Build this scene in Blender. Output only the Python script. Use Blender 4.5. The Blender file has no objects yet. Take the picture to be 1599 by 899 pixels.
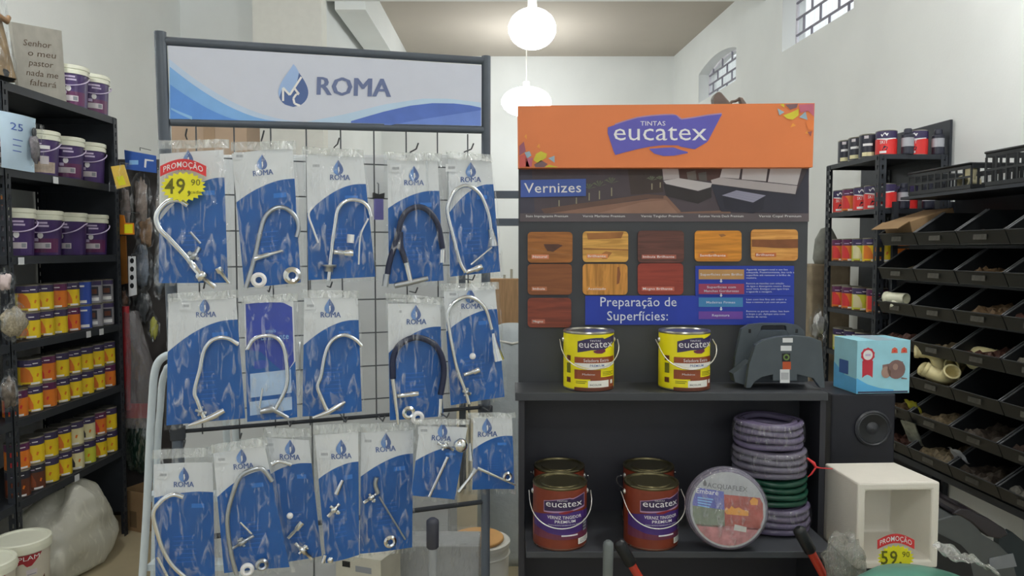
import bpy, bmesh, math, random
from mathutils import Vector, Matrix, noise
random.seed(7)
PI = math.pi
S = bpy.context.scene
COL = S.collection

# ------------------------------------------------------------------ camera
FPX = 1155.0
PITCH = math.atan((449.5 - 390.0) / FPX)
CAMH = 1.5
cd = bpy.data.cameras.new('camera')
cd.sensor_width = 36.0
cd.lens = FPX / 1599.0 * 36.0
cd.clip_start = 0.05
cam = bpy.data.objects.new('camera', cd)
COL.objects.link(cam)
cam.location = (0, 0, CAMH)
cam.rotation_euler = (PI / 2 - PITCH, 0, 0)
S.camera = cam

# ------------------------------------------------------------------ view, sky
S.view_settings.view_transform = 'Standard'
S.view_settings.look = 'None'
S.view_settings.gamma = 1.0
S.view_settings.exposure = 0.12
S.view_settings.use_curve_mapping = False
W = bpy.data.worlds.new('overcast_sky')
S.world = W
W.use_nodes = True
bg = W.node_tree.nodes['Background']
bg.inputs[0].default_value = (0.93, 0.97, 1.0, 1)
bg.inputs[1].default_value = 0.5
wt = W.node_tree                       # overcast: brighter overhead than at the horizon
w_tc = wt.nodes.new('ShaderNodeTexCoord'); w_sx = wt.nodes.new('ShaderNodeSeparateXYZ'); w_mr = wt.nodes.new('ShaderNodeMapRange')
wt.links.new(w_tc.outputs['Generated'], w_sx.inputs[0]); wt.links.new(w_sx.outputs['Z'], w_mr.inputs['Value'])
w_mr.inputs['From Min'].default_value = 0.05; w_mr.inputs['From Max'].default_value = 0.35
w_mr.inputs['To Min'].default_value = 0.45; w_mr.inputs['To Max'].default_value = 1.35
wt.links.new(w_mr.outputs[0], bg.inputs[1])
LAMP_BACK = 15.0
LAMP_FILL = 52.0

# ------------------------------------------------------------------ materials
def lin(c):
    c = c / 255.0
    return c / 12.92 if c <= 0.04045 else ((c + 0.055) / 1.055) ** 2.4
GAIN = 1.45
def col(r, g, b, k=GAIN):
    return tuple(min(0.9, lin(x) * k) for x in (r, g, b)) + (1.0,)
MATS = {}
def mat(name, rgb, rough=0.6, metal=0.0, var=0.08, scale=18.0, bump=0.0, bscale=60.0, spec=0.5, k=GAIN, stretch=None, coat=0.0):
    if name in MATS:
        return MATS[name]
    m = bpy.data.materials.new(name)
    m.use_nodes = True
    nt = m.node_tree
    b = nt.nodes['Principled BSDF']
    c = col(*rgb, k)
    tc = nt.nodes.new('ShaderNodeTexCoord')
    src = tc.outputs['Object']
    if stretch:
        mp = nt.nodes.new('ShaderNodeMapping')
        mp.inputs['Scale'].default_value = stretch
        nt.links.new(src, mp.inputs['Vector'])
        src = mp.outputs['Vector']
    n = nt.nodes.new('ShaderNodeTexNoise')
    n.inputs['Scale'].default_value = scale
    n.inputs['Detail'].default_value = 3
    nt.links.new(src, n.inputs['Vector'])
    r = nt.nodes.new('ShaderNodeValToRGB')
    r.color_ramp.elements[0].position = 0.3
    r.color_ramp.elements[1].position = 0.7
    r.color_ramp.elements[0].color = tuple(x * (1 - var) for x in c[:3]) + (1,)
    r.color_ramp.elements[1].color = tuple(min(0.95, x * (1 + var)) for x in c[:3]) + (1,)
    nt.links.new(n.outputs['Fac'], r.inputs['Fac'])
    nt.links.new(r.outputs['Color'], b.inputs['Base Color'])
    b.inputs['Roughness'].default_value = rough
    b.inputs['Metallic'].default_value = metal
    b.inputs['Specular IOR Level'].default_value = spec
    b.inputs['Coat Weight'].default_value = coat
    if bump:
        n2 = nt.nodes.new('ShaderNodeTexNoise')
        n2.inputs['Scale'].default_value = bscale
        nt.links.new(src, n2.inputs['Vector'])
        bp = nt.nodes.new('ShaderNodeBump')
        bp.inputs['Strength'].default_value = bump
        bp.inputs['Distance'].default_value = 0.01
        nt.links.new(n2.outputs['Fac'], bp.inputs['Height'])
        nt.links.new(bp.outputs['Normal'], b.inputs['Normal'])
    MATS[name] = m
    return m

def film_mat(name, tint, base, crink, rough=0.12, scale=22.0, haze=0.5):
    """clear crinkled plastic film: transparent, with glossy and milky creases"""
    m = bpy.data.materials.new(name)
    m.use_nodes = True
    nt = m.node_tree
    nt.nodes.clear()
    out = nt.nodes.new('ShaderNodeOutputMaterial')
    tr = nt.nodes.new('ShaderNodeBsdfTransparent')
    tr.inputs[0].default_value = (0.97, 0.98, 0.98, 1)
    gl = nt.nodes.new('ShaderNodeBsdfGlossy')
    gl.inputs['Roughness'].default_value = rough
    gl.inputs['Color'].default_value = (0.95, 0.96, 0.97, 1)
    df = nt.nodes.new('ShaderNodeBsdfDiffuse')
    df.inputs['Color'].default_value = col(*tint, 1.0)
    mx = nt.nodes.new('ShaderNodeMixShader')
    mx.inputs[0].default_value = haze
    nt.links.new(gl.outputs[0], mx.inputs[1])
    nt.links.new(df.outputs[0], mx.inputs[2])
    tc = nt.nodes.new('ShaderNodeTexCoord')
    mp = nt.nodes.new('ShaderNodeMapping')
    mp.inputs['Scale'].default_value = (2.0, 2.0, 0.55)
    nt.links.new(tc.outputs['Object'], mp.inputs['Vector'])
    n = nt.nodes.new('ShaderNodeTexNoise')
    n.inputs['Scale'].default_value = scale
    n.inputs['Detail'].default_value = 4
    n.inputs['Distortion'].default_value = 1.2
    nt.links.new(mp.outputs[0], n.inputs['Vector'])
    r = nt.nodes.new('ShaderNodeValToRGB')
    r.color_ramp.elements[0].position = 0.52
    r.color_ramp.elements[0].color = (base, base, base, 1)
    r.color_ramp.elements[1].position = 0.74
    r.color_ramp.elements[1].color = (crink, crink, crink, 1)
    nt.links.new(n.outputs['Fac'], r.inputs[0])
    bp = nt.nodes.new('ShaderNodeBump')
    bp.inputs['Strength'].default_value = 0.9
    bp.inputs['Distance'].default_value = 0.02
    nt.links.new(n.outputs['Fac'], bp.inputs['Height'])
    nt.links.new(bp.outputs[0], gl.inputs['Normal'])
    fin = nt.nodes.new('ShaderNodeMixShader')
    nt.links.new(r.outputs['Color'], fin.inputs[0])
    nt.links.new(tr.outputs[0], fin.inputs[1])
    nt.links.new(mx.outputs[0], fin.inputs[2])
    nt.links.new(fin.outputs[0], out.inputs['Surface'])
    MATS[name] = m
    return m

def glow_mat(name, rgb, strength):
    m = bpy.data.materials.new(name)
    m.use_nodes = True
    b = m.node_tree.nodes['Principled BSDF']
    b.inputs['Base Color'].default_value = (0.9, 0.9, 0.9, 1)
    b.inputs['Emission Color'].default_value = rgb + (1,)
    b.inputs['Emission Strength'].default_value = strength
    MATS[name] = m
    return m

M = mat
m_wall = mat('painted_plaster', (214, 217, 215), 0.9, var=0.025, scale=2.5, bump=0.05, bscale=90, k=1.3)
m_ceil = mat('ceiling_plaster', (186, 178, 166), 0.95, var=0.04, scale=1.5, k=1.0)
m_floor = mat('beige_floor_tile', (150, 140, 115), 0.45, var=0.08, scale=4)
m_steel = mat('dark_painted_steel', (42, 46, 52), 0.5, var=0.1, spec=0.4, k=1.2)
m_post = mat('hazed_dark_steel', (78, 86, 96), 0.45, var=0.06, k=1.2)  # black posts greyed: lens haze is put into this colour
m_wire = mat('grey_wire', (70, 74, 78), 0.45, metal=0.3)
m_mdf = mat('charcoal_melamine', (62, 65, 70), 0.55, var=0.06, scale=8, k=1.15)
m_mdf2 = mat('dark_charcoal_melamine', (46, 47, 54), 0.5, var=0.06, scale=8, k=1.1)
m_white = mat('white_card', (200, 203, 206), 0.5, var=0.02, k=1.35)
m_blue = mat('blue_print', (20, 84, 154), 0.4, var=0.1, scale=14, k=1.3)
m_bluel = mat('light_blue_print', (120, 165, 215), 0.45, var=0.05)
m_navy = mat('navy_print', (70, 92, 140), 0.5, var=0.03)
m_indigo = mat('indigo_print', (42, 62, 150), 0.45, var=0.06)
m_roy = mat('royal_blue_print', (52, 78, 165), 0.5, var=0.05, k=1.3)
m_grey = mat('grey_print', (120, 124, 130), 0.6, var=0.04)
m_black = mat('black_print', (24, 24, 28), 0.5)
m_txt = mat('white_print', (226, 228, 236), 0.5, var=0.01)
m_chrome = mat('chrome', (225, 228, 230), 0.16, metal=1.0, var=0.03, k=1.1)
m_chrome2 = mat('dull_chrome', (160, 164, 168), 0.3, metal=0.9, var=0.1)
m_hose = mat('dark_navy_rubber', (28, 34, 58), 0.35, var=0.1)
m_wplas = mat('white_plastic', (208, 208, 200), 0.4, var=0.02)
m_red = mat('red_print', (190, 48, 50), 0.5)
m_yel = mat('yellow_print', (214, 200, 30), 0.45, var=0.05)
m_olive = mat('olive_ink', (92, 92, 20), 0.6)
m_kraft = mat('kraft_cardboard', (128, 104, 74), 0.85, var=0.1, scale=10)
m_tin = mat('tin_metal', (150, 148, 138), 0.28, metal=0.85, var=0.08)
m_tind = mat('gold_lacquered_tin', (92, 86, 62), 0.3, metal=0.8, var=0.1)
m_bplas = mat('black_plastic', (22, 25, 28), 0.45, var=0.15, k=1.3)
m_film = film_mat('clear_film', (225, 230, 236), 0.03, 0.55, haze=0.5)
m_filmw = film_mat('milky_film', (205, 210, 206), 0.45, 0.85, haze=0.75, scale=14)
m_filmc = film_mat('shrink_wrap', (190, 190, 205), 0.08, 0.45, haze=0.25, scale=34)

# ------------------------------------------------------------------ mesh builder
def catmull(pts, k=6):
    pts = [Vector(p) for p in pts]
    if len(pts) < 3:
        return pts
    P = [2 * pts[0] - pts[1]] + pts + [2 * pts[-1] - pts[-2]]
    out = []
    for i in range(1, len(P) - 2):
        for j in range(k):
            t = j / k
            a, b, c, d = P[i - 1], P[i], P[i + 1], P[i + 2]
            out.append(0.5 * ((2 * b) + (c - a) * t + (2 * a - 5 * b + 4 * c - d) * t * t + (3 * b - a - 3 * c + d) * t ** 3))
    out.append(pts[-1])
    return out

TXT = {}
def text_data(s, bold=0.0):
    key = (s, bold)
    if key not in TXT:
        c = bpy.data.curves.new('t', 'FONT')
        c.body = s
        c.size = 1.0
        c.resolution_u = 2
        c.offset = bold * 0.25
        c.space_character = 1.0 + max(0, bold) * 2.2
        o = bpy.data.objects.new('t', c)
        COL.objects.link(o)
        bpy.context.view_layer.update()
        me = o.evaluated_get(bpy.context.evaluated_depsgraph_get()).to_mesh()
        vs = [(v.co.x, v.co.y) for v in me.vertices]
        fs = [tuple(p.vertices) for p in me.polygons]
        o.evaluated_get(bpy.context.evaluated_depsgraph_get()).to_mesh_clear()
        bpy.data.objects.remove(o)
        bpy.data.curves.remove(c)
        if not vs:
            vs = [(0, 0)]
        x0 = min(v[0] for v in vs); x1 = max(v[0] for v in vs)
        y0 = min(v[1] for v in vs); y1 = max(v[1] for v in vs)
        TXT[key] = (vs, fs, x0, x1, y0, y1)
    return TXT[key]

class MB:
    def __init__(s, T=None):
        s.v = []; s.f = []; s.mi = []; s.sm = []; s.T = T; s.mats = []
    def _m(s, m):
        if m not in s.mats:
            s.mats.append(m)
        return s.mats.index(m)
    def add(s, vs, fs, m, smooth=False, T=None):
        o = len(s.v)
        for p in vs:
            p = Vector(p)
            if T is not None: p = T @ p
            if s.T is not None: p = s.T @ p
            s.v.append(p)
        k = s._m(m)
        for f in fs:
            s.f.append([i + o for i in f]); s.mi.append(k); s.sm.append(smooth)
    def box(s, lo, hi, m, T=None):
        x0, y0, z0 = lo; x1, y1, z1 = hi
        vs = [(x0, y0, z0), (x1, y0, z0), (x1, y1, z0), (x0, y1, z0), (x0, y0, z1), (x1, y0, z1), (x1, y1, z1), (x0, y1, z1)]
        fs = [(0, 3, 2, 1), (4, 5, 6, 7), (0, 1, 5, 4), (1, 2, 6, 5), (2, 3, 7, 6), (3, 0, 4, 7)]
        s.add(vs, fs, m, T=T)
    def prism(s, pts, m, off, T=None):
        """closed planar outline (3-D points) extruded by vector off"""
        n = len(pts)
        off = Vector(off)
        vs = [Vector(p) for p in pts] + [Vector(p) + off for p in pts]
        fs = [list(range(n))[::-1], list(range(n, 2 * n))] + [(i, (i + 1) % n, n + (i + 1) % n, n + i) for i in range(n)]
        s.add(vs, fs, m, T=T)
    def poly(s, pts, m, T=None):
        s.add(pts, [list(range(len(pts)))], m, T=T)
    def grid(s, fn, nu, nv, m, smooth=True):
        vs = [fn(i / nu, j / nv) for j in range(nv + 1) for i in range(nu + 1)]
        w = nu + 1
        fs = [(j * w + i, j * w + i + 1, (j + 1) * w + i + 1, (j + 1) * w + i) for j in range(nv) for i in range(nu)]
        s.add(vs, fs, m, smooth)
    def tube(s, pts, r, m, n=8, cap=True, closed=False):
        pts = [Vector(p) for p in pts]
        k = len(pts)
        rs = r if isinstance(r, (list, tuple)) else [r] * k
        vs = []; up = None
        for i, p in enumerate(pts):
            if closed:
                d = pts[(i + 1) % k] - pts[i - 1]
            else:
                d = pts[min(i + 1, k - 1)] - pts[max(i - 1, 0)]
            if d.length < 1e-9: d = Vector((0, 0, 1))
            d.normalize()
            if up is None:
                up = d.orthogonal().normalized()
            up = (up - d * up.dot(d))
            up = up.normalized() if up.length > 1e-6 else d.orthogonal().normalized()
            b = d.cross(up)
            for j in range(n):
                a = 2 * PI * j / n
                vs.append(p + (up * math.cos(a) + b * math.sin(a)) * rs[i])
        fs = []
        for i in range(k if closed else k - 1):
            q = (i + 1) % k
            for j in range(n):
                fs.append((i * n + j, i * n + (j + 1) % n, q * n + (j + 1) % n, q * n + j))
        s.add(vs, fs, m, True)
        if cap and not closed:
            s.add([vs[j] for j in range(n)], [list(range(n))[::-1]], m)
            s.add([vs[(k - 1) * n + j] for j in range(n)], [list(range(n))], m)
    def lathe(s, prof, m, n=24, c=(0, 0, 0), T=None, soft=False):
        """prof: list of (r, z) or (r, z, material of the segment that starts here)"""
        c = Vector(c)
        def ring(r, z):
            return [c + Vector((r * math.cos(2 * PI * j / n), r * math.sin(2 * PI * j / n), z)) for j in range(n)]
        if soft:
            vs = []
            for p in prof: vs += ring(p[0], p[1])
            fs = [(i * n + j, i * n + (j + 1) % n, (i + 1) * n + (j + 1) % n, (i + 1) * n + j) for i in range(len(prof) - 1) for j in range(n)]
            s.add(vs, fs, m, True, T)
            return
        for i in range(len(prof) - 1):
            a, b = prof[i], prof[i + 1]
            mm = a[2] if len(a) > 2 else m
            s.add(ring(a[0], a[1]) + ring(b[0], b[1]), [(j, (j + 1) % n, n + (j + 1) % n, n + j) for j in range(n)], mm, True, T)
    def ball(s, c, r, m, nu=14, nv=8, T=None, lump=0.0, seed=0.0):
        c = Vector(c)
        r = (r, r, r) if not isinstance(r, (tuple, list)) else r
        vs = []
        for j in range(nv + 1):
            th = PI * j / nv
            for i in range(nu):
                ph = 2 * PI * i / nu
                d = Vector((math.sin(th) * math.cos(ph), math.sin(th) * math.sin(ph), math.cos(th)))
                q = 1.0 + (lump * noise.noise(d * 2.2 + Vector((seed, seed * 1.7, 0))) if lump else 0)
                vs.append(c + Vector((d.x * r[0], d.y * r[1], d.z * r[2])) * q)
        fs = [(j * nu + i, (j + 1) * nu + i, (j + 1) * nu + (i + 1) % nu, j * nu + (i + 1) % nu) for j in range(nv) for i in range(nu)]
        s.add(vs, fs, m, True, T)
    def band(s, cols, m, fn, n=16):
        """cols: (x, ytop, ybot) stations; drawn through fn(x, y) -> 3-D"""
        xs = [c[0] for c in cols]
        vs = []
        for i in range(n + 1):
            x = xs[0] + (xs[-1] - xs[0]) * i / n
            for k in range(len(cols) - 1):
                if x <= xs[k + 1] + 1e-9: break
            t = (x - xs[k]) / max(1e-9, xs[k + 1] - xs[k])
            a = cols[k][1] + (cols[k + 1][1] - cols[k][1]) * t
            b = cols[k][2] + (cols[k + 1][2] - cols[k][2]) * t
            vs += [fn(x, a), fn(x, b)]
        s.add(vs, [(2 * i, 2 * i + 1, 2 * i + 3, 2 * i + 2) for i in range(n)], m)
    def rect(s, x0, y0, x1, y1, m, fn, n=8):
        s.band([(x0, y0, y1), (x1, y0, y1)], m, fn, n)
    def shape(s, pts, m, fn):
        s.add([fn(x, y) for x, y in pts], [list(range(len(pts)))], m)
    def text(s, t, cx, base, cap, m, fn, width=None, bold=0.0, ang=0.0, align='c'):
        """writing laid on a surface through fn; x runs with the writing, y down; cap = capital height"""
        vs, fs, x0, x1, y0, y1 = text_data(t, bold)
        k = cap / 0.70
        kx = width / (x1 - x0) if width else k
        mid = (x0 + x1) / 2 if align == 'c' else x0
        ca, sa = math.cos(ang), math.sin(ang)
        out = []
        for x, y in vs:
            X = (x - mid) * kx; Y = -y * k
            out.append(fn(cx + X * ca - Y * sa, base + X * sa + Y * ca))
        s.add(out, fs, m)
    def build(s, name, parent=None, loc=None, rz=0.0, bevel=0.0):
        me = bpy.data.meshes.new(name)
        me.from_pydata([tuple(p) for p in s.v], [], s.f)
        for m in s.mats: me.materials.append(m)
        me.polygons.foreach_set('material_index', s.mi)
        me.polygons.foreach_set('use_smooth', s.sm)
        me.update()
        o = bpy.data.objects.new(name, me)
        COL.objects.link(o)
        if parent is not None: o.parent = parent
        if loc is not None: o.location = loc
        o.rotation_euler.z = rz
        if bevel:
            b = o.modifiers.new('bevel', 'BEVEL')
            b.width = bevel; b.segments = 2; b.limit_method = 'ANGLE'
        return o

def tag(o, label=None, cat=None, group=None, kind=None):
    if label: o['label'] = label
    if cat: o['category'] = cat
    if group: o['group'] = group
    if kind: o['kind'] = kind
    return o
def thing(name, loc, label, cat, group=None, rz=0.0):
    o = bpy.data.objects.new(name, None)
    o.empty_display_size = 0.05
    COL.objects.link(o)
    o.location = loc
    o.rotation_euler = (0, 0, rz)
    return tag(o, label, cat, group)
def dup(root, loc, rz=None, label=None, group=None):
    r = root.copy(); COL.objects.link(r); r.location = loc
    if rz is not None: r.rotation_euler.z = rz
    if label: r['label'] = label
    if group: r['group'] = group
    for ch in list(root.children):
        c = ch.copy(); COL.objects.link(c); c.parent = r
        for g in ch.children:
            d = g.copy(); COL.objects.link(d); d.parent = c
    return r

# pixel of the photograph -> viewing ray -> point on a real plane of the place
CP, SP = math.cos(PITCH), math.sin(PITCH)
CAM = Vector((0, 0, CAMH))
def ray(px, py):
    x = (px - 799.5) / FPX; y = -(py - 449.5) / FPX
    return Vector((x, CP + y * SP, -SP + y * CP))
def at(px, py, Y):
    d = ray(px, py)
    return CAM + d * (Y / d.y)
def atz(px, py, z):
    d = ray(px, py)
    return CAM + d * ((z - CAMH) / d.z)
def struct(o):
    o['kind'] = 'structure'
    return o

# ------------------------------------------------------------------ the room
RW = thing                      # (wall frames below)
WALL_RZ = 0.07
WX = 2.288
RT = Matrix.Translation((WX, 0, 0)) @ Matrix.Rotation(WALL_RZ, 4, 'Z')
def rwall(lx, ly, z):           # frame of the wall on the window side: lx towards the wall, ly along it
    return RT @ Vector((lx, ly, z))
def ly_of(px, lx):              # where along that wall a pixel column falls, at offset lx
    d = ray(px, 390)
    a = RT.inverted() @ CAM
    b = RT.inverted() @ (CAM + d) - a
    return a.y + b.y * (lx - a.x) / b.x
def on_rw(px, py, lx):
    inv = RT.inverted()
    a = inv @ CAM; b = inv @ (CAM + ray(px, py)) - a
    q = a + b * ((lx - a.x) / b.x)
    return q                    # local coordinates
CEIL = 3.56
YB = 8.0
YF = -3.0
b = MB(); b.box((-4.2, YF, -0.1), (3.4, YB + 0.2, 0), m_floor); struct(b.build('floor'))
b = MB(); b.prism([(-2.62, YF, CEIL), (WX + .17 - YF * .0701, YF, CEIL), (WX + .17 - (YB + .2) * .0701, YB + .2, CEIL), (-2.62, YB + .2, CEIL)], m_ceil, (0, 0, .1)); struct(b.build('ceiling'))
b = MB(); b.box((-2.95, YB, 0), (2.4, YB + 0.15, CEIL), m_wall); struct(b.build('wall_back'))
b = MB(); b.box((-2.62, YF, 0), (-2.47, 5.75, CEIL), m_wall); b.box((-2.62, 5.6, 0), (-1.40, 5.75, CEIL), m_wall); b.box((-1.55, 5.75, 0), (-1.40, YB, CEIL), m_wall)
struct(b.build('wall_left'))
b = MB(); b.box((-1.88, 5.45, 0), (-1.38, 5.6, CEIL), mat('cream_paint', (222, 220, 210), 0.9, var=0.02, k=1.3)); struct(b.build('pillar'))
b = MB(); b.box((-2.47, 5.45, 3.36), (2.0, 5.65, CEIL), m_wall); struct(b.build('trim_1'))
b = MB(); b.box((-1.33, 5.65, 3.30), (-1.10, YB, CEIL), m_wall); struct(b.build('trim_2'))
# wall with two arched windows
WIN = [(4.38, 5.34, 2.90, 3.27, 0.08), (6.22, 7.18, 2.90, 3.17, 0.07)]   # ly0, ly1, sill, spring line, rise
b = MB(RT)
def arch(w, t):
    y0, y1, s0, s1, r = w
    return s1 + r * math.sin(PI * t) ** 0.8
TH = 0.17
edges = [YF]
for w in WIN:
    edges += [w[0], w[1]]
edges.append(YB + 0.4)
for i in range(len(edges) - 1):
    y0, y1 = edges[i], edges[i + 1]
    if i % 2 == 0:
        b.box((0, y0, 0), (TH, y1, CEIL), m_wall)
    else:
        w = WIN[i // 2]; N = 14
        b.box((0, y0, 0), (TH, y1, w[2]), m_wall)
        for k in range(N):
            a0 = arch(w, k / N); a1 = arch(w, (k + 1) / N)
            ya = y0 + (y1 - y0) * k / N; yb = y0 + (y1 - y0) * (k + 1) / N
            b.prism([(0, ya, a0), (0, yb, a1), (0, yb, CEIL), (0, ya, CEIL)], m_wall, (TH, 0, 0))
struct(b.build('wall_right'))
m_bar = mat('window_bar_steel', (120, 118, 128), 0.5)
m_pane = film_mat('frosted_pane', (232, 230, 245), 0.06, 0.10, haze=0.7)
m_fr = mat('window_frame_paint', (200, 198, 205), 0.6)
for i, w in enumerate(WIN):
    e = bpy.data.objects.new('window_%d' % (i + 1), None); COL.objects.link(e); struct(e)
    y0, y1, s0, s1, r = w
    fr = MB(RT)
    pts = [(0.11, y0, s0), (0.11, y0, s1)] + [(0.11, y0 + (y1 - y0) * k / 12, arch(w, k / 12)) for k in range(1, 12)] + [(0.11, y1, s1), (0.11, y1, s0)]
    fr.tube(pts, 0.012, m_fr, 6, closed=True); fr.build('window_frame', e)
    g = MB(RT)
    rows = 4; H = s1 + r - s0
    for k in range(1, rows):
        z = s0 + H * k / rows
        lo = y0; hi = y1
        g.box((0.095, lo + 0.01, z - 0.006), (0.107, hi - 0.01, z + 0.006), m_bar)
    for k in range(rows):
        z0 = s0 + H * k / rows; z1 = s0 + H * (k + 1) / rows
        n = 4
        for j in range(n + 1):
            y = y0 + (y1 - y0) * (j + (0.5 if k % 2 else 0.0)) / n
            if y < y0 + 0.02 or y > y1 - 0.02: continue
            zt = min(z1, arch(w, (y - y0) / (y1 - y0)))
            if zt > z0: g.box((0.095, y - 0.006, z0), (0.107, y + 0.006, zt), m_bar)
    g.build('window_grille', e)
    p = MB(RT)
    for k in range(12):
        ya = y0 + (y1 - y0) * k / 12; yb = y0 + (y1 - y0) * (k + 1) / 12
        p.prism([(0.115, ya, s0), (0.115, yb, s0), (0.115, yb, arch(w, (k + 1) / 12)), (0.115, ya, arch(w, k / 12))], m_pane, (0.004, 0, 0))
    p.build('window_pane', e)

# ------------------------------------------------------------------ pendant lamps
m_glow = glow_mat('lit_bulb', (0.97, 0.99, 1.0), LAMP_BACK)
m_fill = glow_mat('added_fill_bulb', (0.97, 0.99, 1.0), LAMP_FILL)  # for the bulbs added out of view as fill light
def lamp(loc, rx, rz_, label, gm=None):
    t = thing('pendant_lamp', (loc[0], loc[1], CEIL), label, 'lamp', 'pendant bulbs along the room')
    z = loc[2] - CEIL
    c = MB(); c.tube([(0, 0, 0), (0, 0, z + rz_ + 0.05)], 0.006, m_wplas, 6); c.build('cord', t)
    c = MB(); c.lathe([(0.0, 0), (0.05, 0), (0.05, -0.025), (0.0, -0.035)], m_wplas); c.build('ceiling_rose', t)
    c = MB(); c.lathe([(0.012, z + rz_ + 0.06), (0.028, z + rz_ + 0.05), (0.03, z + rz_ - 0.01)], m_wplas); c.build('socket', t)
    c = MB(); c.ball((0, 0, z), (rx, rx, rz_), gm or m_glow, 24, 14); c.build('bulb', t)
    return t
lamp(at(831, 45, 4.7), 0.15, 0.125, 'round glowing white pendant bulb, the upper one, hanging over the aisle')
lamp((1.5, 2.25, 3.05), 0.15, 0.125, 'unseen pendant bulb added over the bins aisle to brighten the window wall', m_fill)  # added out of view to lift the window wall
lamp((-1.85, 2.2, 3.05), 0.15, 0.125, 'unseen pendant bulb added over the paint shelving aisle to brighten the plain wall', m_fill)  # added above the view so the plain wall gets more light
lamp((0.1, -0.3, 3.05), 0.15, 0.125, 'unseen pendant bulb added behind the viewer as fill light', m_fill)  # added fill lamp, never seen by the camera
lamp(at(822, 159, 7.0), 0.235, 0.135, 'flattened glowing white pendant bulb, the lower one, just above the orange header')

# ------------------------------------------------------------------ ROMA rack
RA = at(252, 300, 2.00); RB = at(758, 300, 2.33)
RU = Vector((RB.x - RA.x, RB.y - RA.y, 0)); RLEN = RU.length; RU.normalize()
RRZ = math.atan2(RU.y, RU.x)
RO = Vector((RA.x, RA.y, 0))
RM = Matrix.Translation(RO) @ Matrix.Rotation(RRZ, 4, 'Z')
RMI = RM.inverted()
def rk(px, py, d=0.0):
    """rack-local point (along, depth, up) seen at a pixel, d in front of the mesh"""
    a = RMI @ CAM
    q = RMI @ (CAM + ray(px, py)) - a
    return a + q * ((-d - a.y) / q.y)

rack = thing('display_rack', RO, 'freestanding grey wire display rack with a white and blue header sign, hung with faucet packs', 'rack', rz=RRZ)
def ext(p, q, z):
    return p + (q - p) * ((z - p.z) / (q.z - p.z))
lt, lb = rk(250, 50), rk(277, 676)
rt_, rb_ = rk(759, 88), rk(758, 870)
b = MB(); b.tube([lt, ext(lt, lb, 0.0)], 0.0155, m_post, 14); lp = b.build('post', rack)
b = MB(); b.tube([rt_, ext(rt_, rb_, 0.0)], 0.0145, m_post, 14); b.build('post', rack)
for p, q in (((258, 64), (754, 95)), ((266, 190), (754, 203))):
    b = MB(); b.tube([rk(*p), rk(*q)], 0.0115, m_post, 12); b.build('rail', rack)
for k, pt in enumerate((ext(lt, lb, 0.012), ext(rt_, rb_, 0.012))):
    b = MB(); b.tube([pt + Vector((0, -0.28, 0)), pt + Vector((0, 0.21, 0))], 0.0125, m_post, 10); b.build('foot', rack)
# header sign
HQ = [(262, 71), (752, 102), (752, 197), (268, 186)]
def bil(Q, d):
    P = [rk(x, y, d) for x, y in Q]
    return lambda s, t: (P[0] * (1 - s) + P[1] * s) * (1 - t) + (P[3] * (1 - s) + P[2] * s) * t
b = MB()
f0 = bil(HQ, 0.008); f1 = bil(HQ, -0.004)
m_sign = mat('sign_white', (190, 195, 208), 0.5, var=0.015, k=1.3)
b.prism([f0(0, 0), f0(1, 0), f0(1, 1), f0(0, 1)], m_sign, (0, 0.012, 0))
def hd(k):
    q = 0.008 + 0.0005 * k
    g = bil(HQ, q)
    return lambda x, y: rk(x, y, q)
# wave at the post side, in three steps of blue
def yb_h(x): return 186 + (x - 268) / 484 * 11 - 0.5
b.band([(264, 92, 186)] + [(264 + 210 * t, 92 + (yb_h(264 + 210 * t) - 92) * (1 - (1 - t) ** 1.9), yb_h(264 + 210 * t)) for t in [i / 10 for i in range(1, 11)]], mat('pale_blue_print', (166, 184, 214), 0.5, var=0.03), hd(1), 24)
b.band([(265, 104, 186)] + [(265 + 168 * t, 104 + (yb_h(265 + 168 * t) - 104) * (1 - (1 - t) ** 1.7), yb_h(265 + 168 * t)) for t in [i / 10 for i in range(1, 11)]], mat('sky_blue_print', (112, 158, 214), 0.5, var=0.05), hd(2), 24)
b.band([(266, 132, 186)] + [(266 + 110 * t, 132 + (yb_h(266 + 110 * t) - 132) * (1 - (1 - t) ** 1.5), yb_h(266 + 110 * t)) for t in [i / 10 for i in range(1, 11)]], mat('mid_blue_print', (82, 132, 200), 0.5, var=0.05), hd(3), 24)
b.band([(267, 168, 171), (280, 174, 178), (300, 182, 187)], m_bluel, hd(4), 8)
# wave at the far end
b.band([(480, 190, yb_h(480)), (540, 178, yb_h(540)), (600, 163, yb_h(600)), (660, 154, yb_h(660)), (700, 154, yb_h(700)), (751, 160, yb_h(751))], mat('sky_fringe_print', (164, 186, 212), 0.5, var=0.03), hd(1), 24)
b.band([(548, 189, yb_h(548)), (600, 174, yb_h(600)), (640, 165, yb_h(640)), (675, 161, yb_h(675)), (710, 161.5, yb_h(710)), (735, 164.5, yb_h(735)), (751, 168, yb_h(751))], mat('wave_blue_print', (76, 102, 172), 0.5, var=0.08), hd(2), 24)
b.band([(600, 197, yb_h(600)), (660, 186, yb_h(660)), (751, 172, yb_h(751))], mat('wave_blue_light_print', (98, 124, 190), 0.5, var=0.06), hd(3), 16)
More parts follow.
